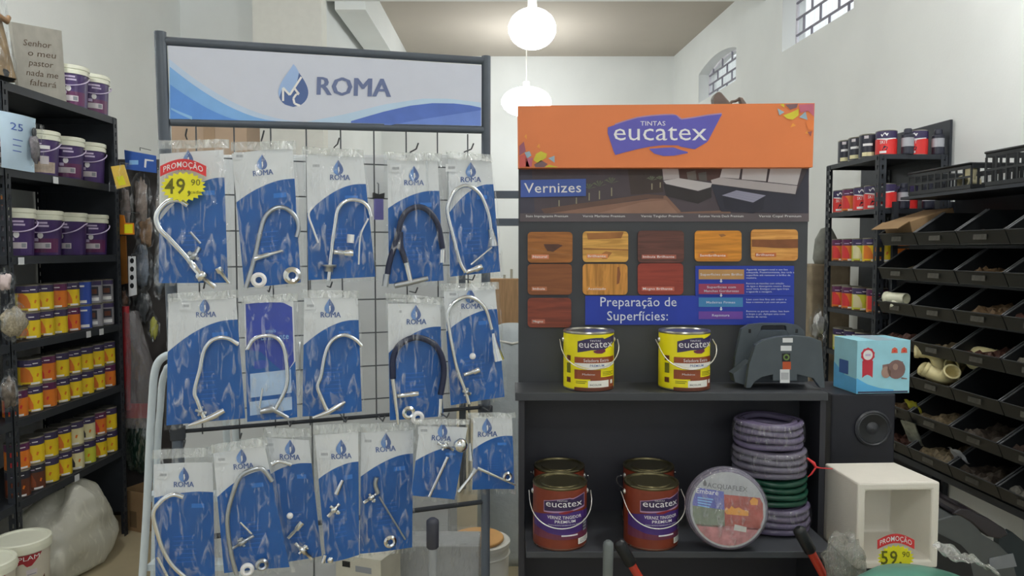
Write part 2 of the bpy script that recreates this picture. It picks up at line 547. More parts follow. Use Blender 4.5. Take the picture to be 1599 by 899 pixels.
# drop emblem
def drop(b, cx, top, w, h, fn1, fn2, fn3, detail=True):
    def prof(t):      # half width of a drop at t (0 tip .. 1 bottom)
        return (w / 2) * (math.sin(PI * min(1, t / 1.24) ** 1.15) if t < 0.62 else math.sqrt(max(0.0, 1 - ((t - 0.655) / 0.345) ** 2)) * 0.998)
    N = 18
    L = [(cx - prof(i / N), top + h * i / N) for i in range(N + 1)]
    R = [(cx + prof(i / N), top + h * i / N) for i in range(N, -1, -1)]
    b.shape(L + R[1:-1], m_navy, fn1)
    if detail:
        # pale upper half with the zigzag, and the white lines of the mark
        lt_ = [(cx - prof(i / N), top + h * i / N) for i in range(int(N * 0.80) + 1)]
        b.shape(lt_ + [(cx - w * .36, top + h * .56), (cx - w * .12, top + h * .72), (cx + w * .1, top + h * .5), (cx + w * .19, top + h * .2), (cx + w * .08, top + h * .06)], mat('mark_pale_blue', (140, 166, 204), 0.5, var=0.02), fn2)
        def ln(p, q, wd=0.035):
            p = (cx + p[0] * w, top + p[1] * h); q = (cx + q[0] * w, top + q[1] * h)
            dx, dy = q[0] - p[0], q[1] - p[1]; L_ = math.hypot(dx, dy); nx, ny = -dy / L_ * wd * w, dx / L_ * wd * w
            b.shape([(p[0] + nx, p[1] + ny), (q[0] + nx, q[1] + ny), (q[0] - nx, q[1] - ny), (p[0] - nx, p[1] - ny)], m_txt, fn3)
        ln((-.34, .55), (-.34, .86)); ln((-.34, .55), (-.12, .72)); ln((-.12, .72), (.27, .3)); ln((.03, .56), (.19, .7))
        ln((.19, .7), (.1, .69)); ln((.1, .7), (.0, .8)); ln((.0, .8), (.04, .92)); ln((.04, .92), (.22, .97)); 
    else:
        b.shape([(cx - prof(i / N), top + h * i / N) for i in range(N + 1)] + [(cx - w * .06, top + h * .9), (cx - w * .06, top + h * .25)], mat('mark_blue', (96, 130, 182), 0.5, var=0.02), fn2)
        b.shape([(cx - w * .05, top + h * .5), (cx + w * .07, top + h * .45), (cx + w * .12, top + h * .72), (cx, top + h * .9)], m_txt, fn3)
drop(b, 458, 100, 47, 67, hd(1), hd(2), hd(3))
for k_, dx_ in ((2, 0), (2.4, -1.3), (2.8, 1.3)):
    b.text('ROMA', 552.5 + dx_, 149.5, 28.5, mat('sign_ink', (92, 104, 140), 0.5, var=0.02), hd(k_), width=114, ang=0.030)
b.build('header_sign', rack)
# wire mesh
u0 = rk(268, 300).x; u1 = rk(750, 300).x
ztop = rk(500, 196).z; zmid = rk(300, 672).z
NW = 9
m_ = MB()
for i in range(NW):
    u = u0 + 0.004 + (u1 - u0 - 0.008) * (i + 0.62) / NW
    m_.tube([(u, 0.0, ztop), (u, 0.0, zmid - 0.012)], 0.0021, m_wire, 6)
for k in range(12):
    z = rk(475, 252).z - 0.1 * k
    if z < zmid: break
    m_.tube([(u0 - 0.012, 0.004, z), (u1 + 0.012, 0.004, z)], 0.0021, m_wire, 6)
m_.build('wire_mesh', rack)
b = MB(); b.tube([(u0 - 0.02, 0, zmid), (u1 + 0.02, 0, zmid)], 0.006, m_steel, 8); b.build('rail', rack)
zl = rk(700, 790).z
b = MB(); b.tube([(u0 - 0.02, 0, zl), (u1 + 0.02, 0, zl)], 0.008, m_steel, 8); b.build('rail', rack)
for px, py in ((278, 676), (758, 640)):
    q = rk(px, py); b = MB(); b.box((q.x - 0.019, -0.019, q.z - 0.017), (q.x + 0.019, 0.019, q.z + 0.017), m_steel); b.build('clamp', rack, bevel=0.003)

# ------------------------------------------------------------------ faucet packs hung on the rack
m_ringw = mat('white_nylon', (205, 205, 205), 0.4, var=0.02)
def pack(name, label, card, bag, d, bl, br, logo, txt, bar, parts, hook, kind='roma', cat='faucet pack', ang=0.0, noise_seed=0, strip=None):
    o = rk(hook[0], hook[1], d)
    T = Matrix.Translation(-o)
    P = thing(name, RM @ o, label, cat, 'bagged faucets on the wire rack', rz=RRZ)
    Q = [rk(x, y, d) for x, y in card]
    def B(s, t, k=0):
        p = (Q[0] * (1 - s) + Q[1] * s) * (1 - t) + (Q[3] * (1 - s) + Q[2] * s) * t
        p = p.copy(); p.y += 0.007 * math.cos(s * 2.9 + noise_seed) - 0.0006 * k
        return p
    F = lambda k: (lambda s, t: B(s, t, k))
    # flat-to-card mapping for things given in pixels
    def G(k):
        def f(x, y):
            p = rk(x, y, d); p.y += -0.0045 - 0.0006 * k
            return p
        return f
    # the logo follows the card's bend: express pixels in card coordinates by Newton steps
    inv0 = [Vector((q.x, q.z)) for q in Q]
    def st(x, y):
        p = rk(x, y, d); tgt = Vector((p.x, p.z)); s = t = 0.5
        for _ in range(6):
            c = (inv0[0] * (1 - s) + inv0[1] * s) * (1 - t) + (inv0[3] * (1 - s) + inv0[2] * s) * t
            ds = (inv0[1] - inv0[0]) * (1 - t) + (inv0[2] - inv0[3]) * t
            dt = (inv0[3] - inv0[0]) * (1 - s) + (inv0[2] - inv0[1]) * s
            e = tgt - c; det = ds.x * dt.y - ds.y * dt.x
            s += (e.x * dt.y - e.y * dt.x) / det; t += (ds.x * e.y - ds.y * e.x) / det
        return s, t
    def H(k):
        return lambda x, y: B(*st(x, y), k)
    c = MB(T)
    N = 10
    front = [[B(i / N, j, 0) for i in range(N + 1)] for j in (0, 1)]
    back = [[p + Vector((0, 0.0015, 0)) for p in r] for r in front]
    vs = front[0] + front[1] + back[0] + back[1]; w = N + 1
    fs = []
    for i in range(N):
        fs += [(i, i + 1, w + i + 1, w + i), (2 * w + i + 1, 2 * w + i, 3 * w + i, 3 * w + i + 1), (i + 1, i, 2 * w + i, 2 * w + i + 1), (w + i, w + i + 1, 3 * w + i + 1, 3 * w + i)]
    fs += [(0, w, 3 * w, 2 * w), (w - 1, 3 * w - 1, 4 * w - 1, 2 * w - 1)]
    c.add(vs, fs, m_white)
    if kind == 'roma':
        c.band([(s, br + (bl - br) * (1 - s) ** 2.1 + 0.03 * max(0, s - .75), 1.0) for s in [i / 14 for i in range(15)]], m_blue, F(1), 20)
        # faint printed panel of smaller type on the blue
        c.band([(0.62, br + .10, br + .135), (0.84, br + .10, br + .135)], mat('faint_blue_print', (44, 108, 184), 0.5, k=1.4), F(2), 4)
        for i in range(7):
            c.band([(0.30, .60 + i * .035, .606 + i * .035), (0.30 + .3 + .1 * random.random(), .60 + i * .035, .606 + i * .035)], mat('type_blue_print', (28, 92, 172), 0.5, k=1.4), F(2), 4)
        drop(c, logo[0], logo[1] - 11.5, 16, 24, H(2), H(3), H(4), False)
        for k_, dx_ in ((2, -.3), (2.5, .3)):
            c.text('ROMA', txt[0] + dx_, txt[1] + 4, 8.5, m_navy, H(k_), width=31, ang=ang)
    else:
        c.band([(0.03, 0.02, 0.46), (0.3, 0.01, 0.45), (0.62, 0.01, 0.60), (0.8, 0.02, 0.62), (0.97, 0.06, 0.52)], m_indigo, F(1), 16)
        c.band([(0, 0.40, 1), (0.3, 0.42, 1), (0.55, 0.53, 1), (0.8, 0.62, 1), (1, 0.52, 1)], m_blue, F(2), 16)
        c.band([(0.08, 0.60, 0.80), (0.90, 0.585, 0.785)], mat('pale_label_print', (156, 178, 206), 0.5), F(3), 4)
        c.band([(0.06, 0.835, 0.95), (0.90, 0.82, 0.93)], mat('pale_label_print', (156, 178, 206), 0.5), F(3), 4)
        c.band([(0.16, .5, .56), (0.3, .49, .565), (0.45, .50, .55)], m_roy, F(3), 6)
        c.text('mais', 0.52, 0.265, 0.032, m_bluel, F(3), width=0.2)
        c.text('Brilhante', 0.60, 0.325, 0.05, m_bluel, F(3), width=0.56, bold=0.02)
    card_o = c.build('card', P)
    if bar:
        l = MB(T); x, y = bar; f = G(3)
        l.rect(x - 9, y - 6, x + 8, y + 6, m_white, f, 2)
        f = G(4)
        for i in range(9):
            l.rect(x - 5 + i * 1.2, y - 2, x - 5 + i * 1.2 + 0.6, y + 2, m_grey, f, 1)
        l.build('barcode_label', card_o)
    # faucet pieces
    for q in parts:
        k = q[0]
        m = MB(T); dd = d + 0.016
        nm = q[1]
        if k == 'tube':
            _, nm, pts, r, mm = q[:5]
            r = r if isinstance(r, (tuple, list)) else (r, r)
            pp = catmull([rk(x, y, dd) for x, y in pts])
            n = len(pp)
            m.tube(pp, [r[0] + (r[1] - r[0]) * i / (n - 1) for i in range(n)], mm, 10)
        elif k == 'rod':
            _, nm, pts, rs, mm = q[:5]
            pp = [rk(x, y, dd) for x, y in pts]
            m.tube(pp, list(rs), mm, 12)
        elif k == 'ring':
            _, nm, (x, y), ro, mm = q[:5]
            cpt = rk(x, y, dd)
            ri = ro * 0.42
            R_ = Matrix.Translation(cpt) @ Matrix.Rotation(PI / 2, 4, 'X')
            m.lathe([(ri, 0.0), (ri, 0.006), (ro * .7, 0.008), (ro, 0.003), (ro, -0.003), (ri, -0.003), (ri, 0)], mm, 20, T=R_)
        elif k == 'ball':
            _, nm, (x, y), ro, mm = q[:5]
            m.ball(rk(x, y, dd + ro * .5), (ro, ro * .8, ro), mm)
        elif k == 'valve':       # angular tap body: body, stem, nut and spindle joined
            _, nm, (p, q2), r, mm = q[:5]
            a, z = rk(*p, dd), rk(*q2, dd)
            v = z - a
            m.tube([a, a + v * .3, a + v * .31, a + v * .62, a + v * .63, z], [r * .7, r * .7, r * 1.25, r * 1.25, r * .8, r * .8], mm, 8)
            sd = Vector((-v.z, 0, v.x)).normalized()
            m.tube([a + v * .45 - sd * r * 2.0, a + v * .45 + sd * r * 2.4], r * .62, mm, 8)
            m.tube([a + v * .45 + sd * r * 1.7 - v * .12, a + v * .45 + sd * r * 1.7 + v * .12], r * .55, mm, 8)
        m.build(nm, P)
    # clear bag: crinkled front sheet and flat back sheet
    Bq = [rk(x, y, d) for x, y in bag]
    m = MB(T)
    nu, nv = 12, 20
    sd = noise_seed * 3.1
    def fr(s, t):
        p = (Bq[0] * (1 - s) + Bq[1] * s) * (1 - t) + (Bq[3] * (1 - s) + Bq[2] * s) * t
        e = min(1.0, 6 * min(s, 1 - s)) * min(1.0, 5 * min(t, 1 - t))
        nz = noise.noise(Vector((s * 4 + sd, t * 7, sd)))
        q = p.copy(); q.y -= 0.003 + e * (0.025 + 0.007 * nz)
        q.x += (1 - e) * 0.004 * noise.noise(Vector((t * 9, sd, 1))); q.z += (1 - e) * 0.004 * noise.noise(Vector((s * 9, sd, 4)))
        return q
    m.grid(fr, nu, nv, m_film)
    def bk(s, t):
        q = fr(s, t); q.y = -d + 0.0085 + 0.002 * math.sin(7 * s)
        return q
    m.grid(bk, 4, 6, m_film)
    # sealed upper edge
    m.band([(s, 0.0, 0.06) for s in (0, .5, 1)], m_filmw, lambda s, t: fr(s, t) + Vector((0, -0.001, 0)), 6)
    m.build('clear_bag', P)
    return P

def hookwire(px, py, d, bag):
    p = rk(px, py, d + 0.022); w = (px - bag[0][0]) / (bag[1][0] - bag[0][0]); yt = bag[0][1] * (1 - w) + bag[1][1] * w
    p.z = rk(px, yt, d).z + 0.0095; o = Vector((p.x, 0.0, p.z))
    b = MB(); b.tube([o, Vector((p.x, p.y, p.z)), Vector((p.x + .004, p.y - 0.010, p.z + .016))], 0.0022, m_wire, 6)
    b.build('hook', rack)

CH, DC = m_chrome, m_chrome2
PACKS = [
 dict(card=[(249, 240), (349, 234), (356, 441), (248, 442)], bag=[(247, 219), (358, 218), (362, 444), (240, 447)], d=.05, bl=.52, br=.2, logo=(294, 246), txt=(294, 262), bar=None,
   parts=[('tube', 'spout', [(293, 321), (280, 313), (263, 315), (249, 328), (244.5, 341), (249.5, 357), (266, 374), (294, 405), (313, 430)], .0075, CH), ('rod', 'threaded_tail', [(300, 412), (310, 425), (311, 426), (318, 434), (319, 435), (336, 448)], [.010, .010, .016, .016, .007, .007], CH), ('tube', 'lever', [(297, 362), (313, 380)], .003, DC), ('valve', 'valve_body', ((294, 411), (312, 386)), .007, DC), ('rod', 'wall_fitting', [(340, 418), (344, 425), (345, 426), (358, 442)], [.010, .010, .006, .004], CH)],
   hook=(290, 222), label='bagged gooseneck faucet carrying a yellow and red price burst, first in the top row'),
 dict(card=[(362, 240), (457, 229), (470, 441), (381.5, 449)], bag=[(360, 222), (461, 220), (476, 446), (376, 454)], d=.055, bl=.36, br=.225, logo=(409, 253), txt=(411, 270), bar=(374, 244), ang=-.1,
   parts=[('tube', 'spout', [(384, 449), (397, 405), (408, 355), (416, 336), (430, 325), (445.5, 325), (461, 338), (466, 355), (463, 370)], .0062, DC), ('rod', 'lever', [(397, 404), (420, 397), (421, 397), (441, 391)], [.008, .008, .006, .004], CH), ('ring', 'washer', (404, 437), .021, m_ringw), ('ring', 'flange', (456, 430), .024, CH)],
   hook=(410, 222), label='bagged faucet with a tall arched spout and two round flanges, second in the top row'),
 dict(card=[(478, 240), (567, 240), (587, 432), (481, 437)], bag=[(473, 229), (568, 234), (592, 438), (476, 443)], d=.05, bl=.47, br=.235, logo=(528, 261), txt=(531, 277), bar=(493, 259),
   parts=[('tube', 'spout', [(513, 438), (518, 388), (522.5, 354), (528, 326), (543, 313), (563, 314), (575, 324), (579.5, 338)], .0062, CH), ('tube', 'supply_hose', [(490, 321), (482, 335), (490, 360), (497, 379)], .0028, m_txt), ('tube', 'supply_hose', [(575, 341), (563, 368), (560, 413)], .0025, m_txt), ('rod', 'lever', [(521, 393), (537, 394.5), (538, 394.5), (551, 395)], [.008, .008, .011, .011], CH), ('rod', 'aerator', [(548, 366), (547, 379)], [.010, .010], m_txt), ('rod', 'base_flange', [(514, 413), (514, 416), (513.6, 417), (513, 424)], [.021, .021, .014, .012], DC)],
   hook=(527, 226), label='bagged faucet with arched spout and looped clear tube, third in the top row'),
 dict(card=[(604.5, 246), (684, 246), (693.5, 438), (607, 443)], bag=[(600, 238), (689, 240), (699, 446), (598, 450)], d=.055, bl=.40, br=.26, logo=(647, 270), txt=(647, 285), bar=(617, 263),
   parts=[('tube', 'flexible_hose', [(605, 428), (608, 410), (621, 366), (627, 343), (638, 328), (655, 323), (671, 331), (684, 352), (691, 388)], .0085, m_hose), ('tube', 'flexible_hose', [(625, 362), (626, 385), (634, 410)], .0085, m_hose), ('rod', 'hose_end', [(691, 390), (690.5, 410)], [.009, .009], CH), ('rod', 'hose_end', [(604, 428), (601, 447)], [.009, .009], DC), ('rod', 'body', [(634, 410), (641, 440)], [.010, .008], CH), ('rod', 'base_bar', [(616, 446), (640, 441), (668, 434)], [.008, .009, .007], DC)],
   hook=(650, 232), label='bagged faucet with a thick black flexible hose, fourth in the top row'),
 dict(card=[(700.5, 246), (767, 247), (781, 424), (703, 432)], bag=[(696, 237), (767, 241), (788, 431), (698, 438)], d=.05, bl=.46, br=.22, logo=(736, 264), txt=(736, 280), bar=(704, 262),
   parts=[('tube', 'spout', [(727, 425), (718.6, 409), (707.5, 368), (699, 332), (702, 313), (710, 298), (724, 290), (738, 293), (752, 307), (763, 335), (767, 360)], .0062, CH), ('rod', 'spray_head', [(766, 358), (769, 372), (770, 384)], [.008, .011, .015], DC), ('tube', 'lever', [(768, 386), (735, 413)], .003, CH), ('rod', 'body', [(727, 425), (741, 420), (742, 420), (752, 416)], [.008, .008, .010, .010], CH)],
   hook=(736, 237), label='bagged faucet with a pull-down spray head, last in the top row'),
 dict(card=[(263, 466), (368, 460), (383, 652), (259.5, 665)], bag=[(261, 458), (371, 452), (386, 662), (257, 672)], d=.05, bl=.42, br=.19, logo=(319.5, 476), txt=(322, 491), bar=(290, 477), ang=-.04,
   parts=[('tube', 'spout', [(372, 538), (358, 529), (342.5, 527), (328, 534), (318, 550), (312, 578), (304, 611), (309, 627), (319.5, 655)], .0062, CH), ('rod', 'base_bar', [(294, 664), (320, 655), (335, 648), (350, 640)], [.004, .008, .010, .008], CH), ('valve', 'valve_body', ((305, 640), (322, 645)), .006, DC)],
   hook=(318, 456), label='bagged faucet on the post side of the middle row, its spout arched towards its neighbour'),
 dict(card=[(381, 471), (457.6, 468), (464, 650), (386, 659)], bag=[(376, 462), (464, 458), (471, 655), (381, 661)], d=.055, bl=.4, br=.2, logo=None, txt=None, bar=None, kind='brilho',
   parts=[('tube', 'spout', [(386, 545), (396, 530), (411.6, 524), (429.5, 526), (442, 540), (447.4, 568), (447, 604), (429.5, 639)], .0062, CH), ('tube', 'lever', [(410, 606), (405, 637)], .003, CH), ('rod', 'base_bar', [(406, 642), (425, 638), (428, 640), (450, 652)], [.008, .011, .007, .005], DC)],
   hook=(420, 458), label='bagged faucet on an indigo card with white label panels, second in the middle row'),
 dict(card=[(475, 464), (558.5, 464), (565, 642), (472, 650)], bag=[(470, 452), (560, 454), (570, 645), (468, 651)], d=.05, bl=.40, br=.19, logo=(514, 477), txt=(516, 491), bar=(484, 477),
   parts=[('tube', 'spout', [(565, 540), (554.7, 530), (539, 523), (524, 527), (512.5, 540), (506, 560), (501, 588), (496, 604), (503.5, 624), (511, 642)], .0062, CH), ('rod', 'base_bar', [(488, 652), (512, 643), (526, 635), (539, 627)], [.004, .008, .009, .004], CH)],
   hook=(516, 452), label='bagged faucet with a slim hooked chrome spout, third in the middle row'),
 dict(card=[(605, 474), (688, 473), (693, 650), (608, 655)], bag=[(601, 458), (690, 464), (687, 650), (609, 655)], d=.055, bl=.42, br=.2, logo=(649, 487), txt=(650, 502), bar=(621, 486),
   parts=[('tube', 'flexible_hose', [(613.5, 591), (613.5, 563), (621, 542), (636.6, 530), (654.5, 527), (677.5, 537), (690, 558), (693, 583), (688, 616)], .0092, m_hose), ('rod', 'body', [(613.5, 591), (622, 662)], [.007, .005], CH), ('rod', 'hose_end', [(688, 622), (687, 650)], [.007, .007], CH), ('rod', 'lever', [(620, 618), (640, 615.5), (641, 615), (653, 614)], [.008, .008, .010, .008], CH), ('ring', 'flange', (638, 644), .020, CH), ('ring', 'washer', (652, 652), .020, m_ringw)],
   hook=(649, 460), label='bagged faucet with a black hose arch and two flanges, fourth in the middle row'),
 dict(card=[(692, 452), (774, 446), (789, 620), (703, 632)], bag=[(687, 443), (778, 440), (795, 625), (698, 637)], d=.05, bl=.36, br=.2, logo=(734.6, 461), txt=(736, 478), bar=(706, 459),
   parts=[('tube', 'spout', [(732.5, 630), (726, 609), (713, 573), (702, 517), (699, 491), (707, 474), (726, 463.5), (744, 468), (759, 484), (768, 514)], .0062, CH), ('rod', 'spray_head', [(770, 520), (772, 535), (778, 562)], [.006, .010, .019], CH), ('rod', 'lever', [(723.6, 585), (738, 580.5), (739, 580.5), (748, 577)], [.007, .007, .010, .010], CH), ('ball', 'aerator', (738, 556), .010, m_txt), ('valve', 'valve_body', ((722, 610), (735, 615)), .006, DC)],
   hook=(738, 443), label='bagged faucet with a cone spray head, last in the middle row'),
 dict(card=[(240, 725), (332, 722), (336, 912), (243, 915)], bag=[(238, 702), (335, 697), (341, 920), (240, 923)], d=.05, bl=.27, br=.235, logo=(287, 741), txt=(287, 757), bar=(255, 740),
   parts=[('tube', 'spout', [(286, 776), (270, 772), (252, 782), (240, 800), (245, 827), (256, 860), (270, 883), (292, 903)], .0065, CH), ('tube', 'lever', [(246, 869), (262, 900)], .004, CH)],
   hook=(287, 706), label='bagged faucet hanging lowest, in front of the white tube frame, first in the bottom row'),
 dict(card=[(333, 709), (413, 694), (452, 884), (350, 896)], bag=[(330, 694), (416, 680), (461, 892), (346, 906)], d=.094, bl=.36, br=.19, logo=(377, 712), txt=(381, 728), bar=(346, 716), ang=-.12,
   parts=[('tube', 'spout', [(425, 751), (411, 733), (397, 732), (378, 741), (367, 761), (356, 800), (356, 830), (361, 863), (369, 896)], .0062, DC), ('tube', 'lever', [(375, 815), (393, 833)], .003, CH), ('valve', 'valve_body', ((363, 856), (396, 836)), .006, DC), ('ring', 'washer', (386, 889), .018, m_ringw), ('ring', 'flange', (409, 881), .017, DC)],
   hook=(375, 692), label='bagged faucet with a washer pair at its foot, tilted, second in the bottom row'),
 dict(card=[(414, 684), (482, 686), (502, 866), (440, 880)], bag=[(410, 668), (485, 668), (512, 874), (436, 888)], d=.05, bl=.29, br=.19, logo=(452.7, 697), txt=(452.7, 713), bar=(421, 693),
   parts=[('tube', 'spout', [(424, 725), (436, 720), (455, 725)], .006, CH), ('ball', 'aerator', (452.7, 805), .009, m_txt), ('rod', 'lever', [(450, 840), (462, 827), (463, 826), (472, 815)], [.005, .006, .009, .009], CH), ('valve', 'valve_body', ((461, 847), (487, 872)), .007, CH)],
   hook=(453, 680), label='bagged faucet overlapping its neighbour, a small round aerator loose inside, third in the bottom row'),
 dict(card=[(491.5, 679), (559, 673), (560.7, 865), (509, 879)], bag=[(488, 664), (562, 660), (566, 872), (500, 886)], d=.094, bl=.34, br=.235, logo=(532, 696), txt=(533, 711), bar=(506, 708), ang=-.05,
   parts=[('valve', 'valve_body', ((530, 786), (512, 806)), .008, CH), ('rod', 'lever', [(535, 749), (525, 771)], [.005, .008], CH), ('rod', 'wall_fitting', [(508, 866), (504, 878)], [.005, .006], CH), ('ball', 'aerator', (516, 874), .009, CH)],
   hook=(540, 668), label='bagged wall tap in a very creased bag, fourth in the bottom row'),
 dict(card=[(563.6, 675), (646, 667), (644, 855), (561, 863)], bag=[(560, 662), (650, 657), (649, 862), (557, 870)], d=.05, bl=.36, br=.21, logo=(602, 686), txt=(602, 700), bar=(574, 687.5), ang=-.07,
   parts=[('tube', 'spout', [(588, 745), (586, 756), (590, 770)], .007, DC), ('valve', 'valve_body', ((590, 769), (568, 785)), .007, CH), ('tube', 'supply_rod', [(592, 775), (633, 842)], .0028, DC), ('ring', 'flange', (609, 845), .019, CH)],
   hook=(598, 665), label='bagged tap with a long thin rod and a ring below, fifth in the bottom row'),
 dict(card=[(655, 664), (731, 668), (711, 781), (641, 772)], bag=[(648, 654), (733, 654), (716, 788), (634, 780)], d=.100, bl=.50, br=.26, logo=(691, 670), txt=(689, 684), bar=(661, 671), ang=.09,
   parts=[('rod', 'lever', [(670, 775), (699, 713)], [.005, .006], CH), ('ball', 'cap', (719, 695), .022, CH), ('valve', 'valve_body', ((683, 691), (708, 702)), .007, CH)],
   hook=(698, 658), label='small bagged tap with a round chrome cap, hanging slanted, sixth in the bottom row'),
 dict(card=[(739, 652), (800, 651), (804, 764), (737, 764)], bag=[(728, 644), (804, 643), (808, 772), (722, 772)], d=.05, bl=.44, br=.255, logo=(761, 664), txt=(762, 678), bar=None,
   parts=[('rod', 'lever', [(733.6, 692), (735, 718)], [.004, .008], CH), ('rod', 'supply_rod', [(745, 730), (805, 757)], [.006, .003], CH), ('rod', 'supply_rod', [(743, 732), (732, 748), (716, 768)], [.009, .005, .006], CH), ('ring', 'flange', (792, 744), .016, CH)],
   hook=(763, 648), label='small bagged tap with crossed rods, beside the dark varnish stand, last in the bottom row'),
]
pk = []
for i, q in enumerate(PACKS):
    hk = q['hook']
    o = pack('faucet_pack', q['label'], q['card'], q['bag'], q['d'], q['bl'], q['br'], q['logo'], q['txt'], q['bar'], q['parts'], q['hook'], q.get('kind', 'roma'), ang=q.get('ang', 0.0), noise_seed=i + 1)
    hookwire(hk[0], hk[1], q['d'], q['bag'])
    pk.append((o, q))

# price bursts
def burst(b, cx, cy, w, h, fn, k0, price):
    f = lambda k: fn(k0 + k)
    pts = []
    n = 22
    for i in range(2 * n):
        a = 2 * PI * i / (2 * n); r = 1.0 if i % 2 == 0 else 0.84
        pts.append((cx + w / 2 * r * math.cos(a), cy + h * 0.16 + h * 0.36 * r * math.sin(a)))
    g = f(0)
    b.prism([g(*p) for p in pts], m_yel, (0, 0.0008, 0))
    arc = []
    for i in range(13):
        t = i / 12
        x = cx - w * .5 + w * t
        yt = cy - h * .33 - h * .17 * math.sin(PI * t)
        arc.append((x, yt, yt + h * .25))
    b.band(arc, m_red, f(1), 24)
    b.text('PROMOÇÃO', cx, cy - h * .145, h * .135, m_txt, lambda x, y: f(2)(x, y - h * .16 * math.sin(PI * max(0, min(1, (x - cx) / w + .5)))), width=w * .86, bold=0.02)
    b.text(price[0], cx - w * .12, cy + h * .32, h * .36, m_olive, f(2), width=w * .56, bold=0.05)
    b.text(price[1], cx + w * .27, cy + h * .13, h * .15, m_olive, f(2), width=w * .2, bold=0.02)
    if len(price) > 2:
        b.text(price[2], cx + w * .27, cy + h * .32, h * .07, m_olive, f(2), width=w * .24)
o0, q0 = pk[0]
oo = rk(290, 222, .05)
b = MB(Matrix.Translation(-oo))
burst(b, 286, 281, 72, 66, lambda k: (lambda x, y: rk(x, y, .05 + .042 + .0005 * k)), 0, ('49,', '90', 'cada'))
tag(b.build('price_tag', o0), 'yellow starburst price tag with a red arched banner')

# ------------------------------------------------------------------ varnish display stand
DX0, DX1 = 0.022, 1.005
YBD = 2.52                                    # face of the back board
stand = thing('display_stand', (0.51, 2.45, 0), 'tall charcoal varnish display stand with an orange header board and two shelves', 'display stand')
ST = Matrix.Translation((-0.51, -2.45, 0))
zs1 = at(900, 613, 2.33).z                    # top of the upper shelf
zs2 = at(900, 861, 2.165).z                    # top of the lower shelf
ztb = at(1000, 161, YBD).z
b = MB(ST); b.box((DX0, YBD, 0.0), (DX1, YBD + 0.018, ztb - 0.03), m_mdf); bb = b.build('back_panel', stand)
b = MB(ST); b.box((DX0 - 0.012, 2.33, zs1 - 0.026), (DX1, YBD, zs1), m_mdf); b.build('shelf', stand, bevel=0.002)
b = MB(ST); b.box((DX0 + 0.02, 2.165, zs2 - 0.02), (DX1 - 0.035, YBD, zs2), m_mdf); b.build('shelf', stand, bevel=0.002)
for x in (DX0, DX1 - 0.018):
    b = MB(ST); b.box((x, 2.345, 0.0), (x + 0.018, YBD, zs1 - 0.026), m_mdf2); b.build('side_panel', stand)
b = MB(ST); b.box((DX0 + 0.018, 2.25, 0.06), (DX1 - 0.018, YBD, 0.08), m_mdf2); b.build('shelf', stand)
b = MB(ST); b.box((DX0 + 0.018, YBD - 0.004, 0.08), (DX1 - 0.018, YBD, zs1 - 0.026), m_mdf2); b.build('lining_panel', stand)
# header board
m_or = mat('orange_print', (205, 116, 66), 0.5, var=0.03, scale=5, k=1.35)
YH = 2.475
def pd(Y, k):
    return lambda x, y: at(x, y, Y - 0.0006 * k)
b = MB(ST)
hA = at(808, 165, YH); hB = at(1272, 161, YH); hC = at(1269, 261, YH); hD = at(809, 262, YH)
b.prism([hA, hB, hC, hD], m_or, (0, YBD - YH - 0.001, 0))
f = pd(YH, 1)
m_br = mat('brush_purple_print', (88, 84, 168), 0.5, var=0.04, k=1.35)
m_brl = mat('lilac_edge_print', (150, 120, 150), 0.5)
# brush-stroke emblem
top = [(949, 199), (960, 195), (975, 190), (996, 184), (1015, 181.5), (1035, 180), (1055, 179.5), (1059, 183), (1063, 187), (1085, 184), (1105, 180.5), (1127, 178)]
def botf(x):
    P = [(949, 208), (953, 230), (957, 243), (985, 235), (1013, 229), (1040, 226), (1060, 227), (1074, 237), (1096, 229), (1110, 217), (1118, 210), (1122, 198), (1127, 179)]
    for a, c in zip(P, P[1:]):
        if x <= c[0]: return a[1] + (c[1] - a[1]) * (x - a[0]) / (c[0] - a[0])
    return P[-1][1]
b.band([(x, y - 2, y + 3) for x, y in top[1:]], m_brl, f, 24)
b.band([(x, y, botf(x)) for x, y in top], m_br, pd(YH, 2), 60)
b.band([(1014, 232, 233), (1022, 231.5, 240), (1036, 230.5, 243.5), (1052, 230, 243), (1063, 234, 241), (1074, 237, 239)], m_br, pd(YH, 2), 24)
b.text('TINTAS', 1019.5, 196, 7, m_txt, pd(YH, 3), width=39, bold=0.005)
b.text('eucatex', 1031, 219, 28, m_txt, pd(YH, 3), width=145, bold=-0.008)
# coloured facets in two corners
random.seed(5)
def facets(lst):
    for pts, c in lst:
        b.shape(pts, mat('facet_%d_%d_%d' % c, c, 0.5, k=1.3), pd(YH, 2))
YL, BL_, PK, GY, OR, RD, TL = (190, 178, 50), (140, 165, 178), (180, 95, 115), (110, 84, 90), (222, 145, 60), (196, 90, 80), (150, 160, 170)
facets([([(811, 243), (811, 228), (818, 221), (821, 236)], (150, 88, 105)), ([(811, 261), (811, 244), (820, 240), (827, 260)], RD), ([(819, 238), (827, 236), (830, 243), (823, 247)], BL_), ([(820, 247), (832, 246), (830, 260), (821, 260)], PK), ([(833, 250), (837, 240), (845, 236), (854, 240), (853, 246), (840, 255)], YL), ([(834, 257), (845, 250), (855, 256), (850, 261), (836, 261)], GY), ([(856, 247), (866, 243), (866, 254)], BL_), ([(850, 261), (858, 257), (872, 261)], YL), ([(838, 229), (842, 224), (843, 232)], OR), ([(819, 213), (822, 209), (823, 218)], OR)])
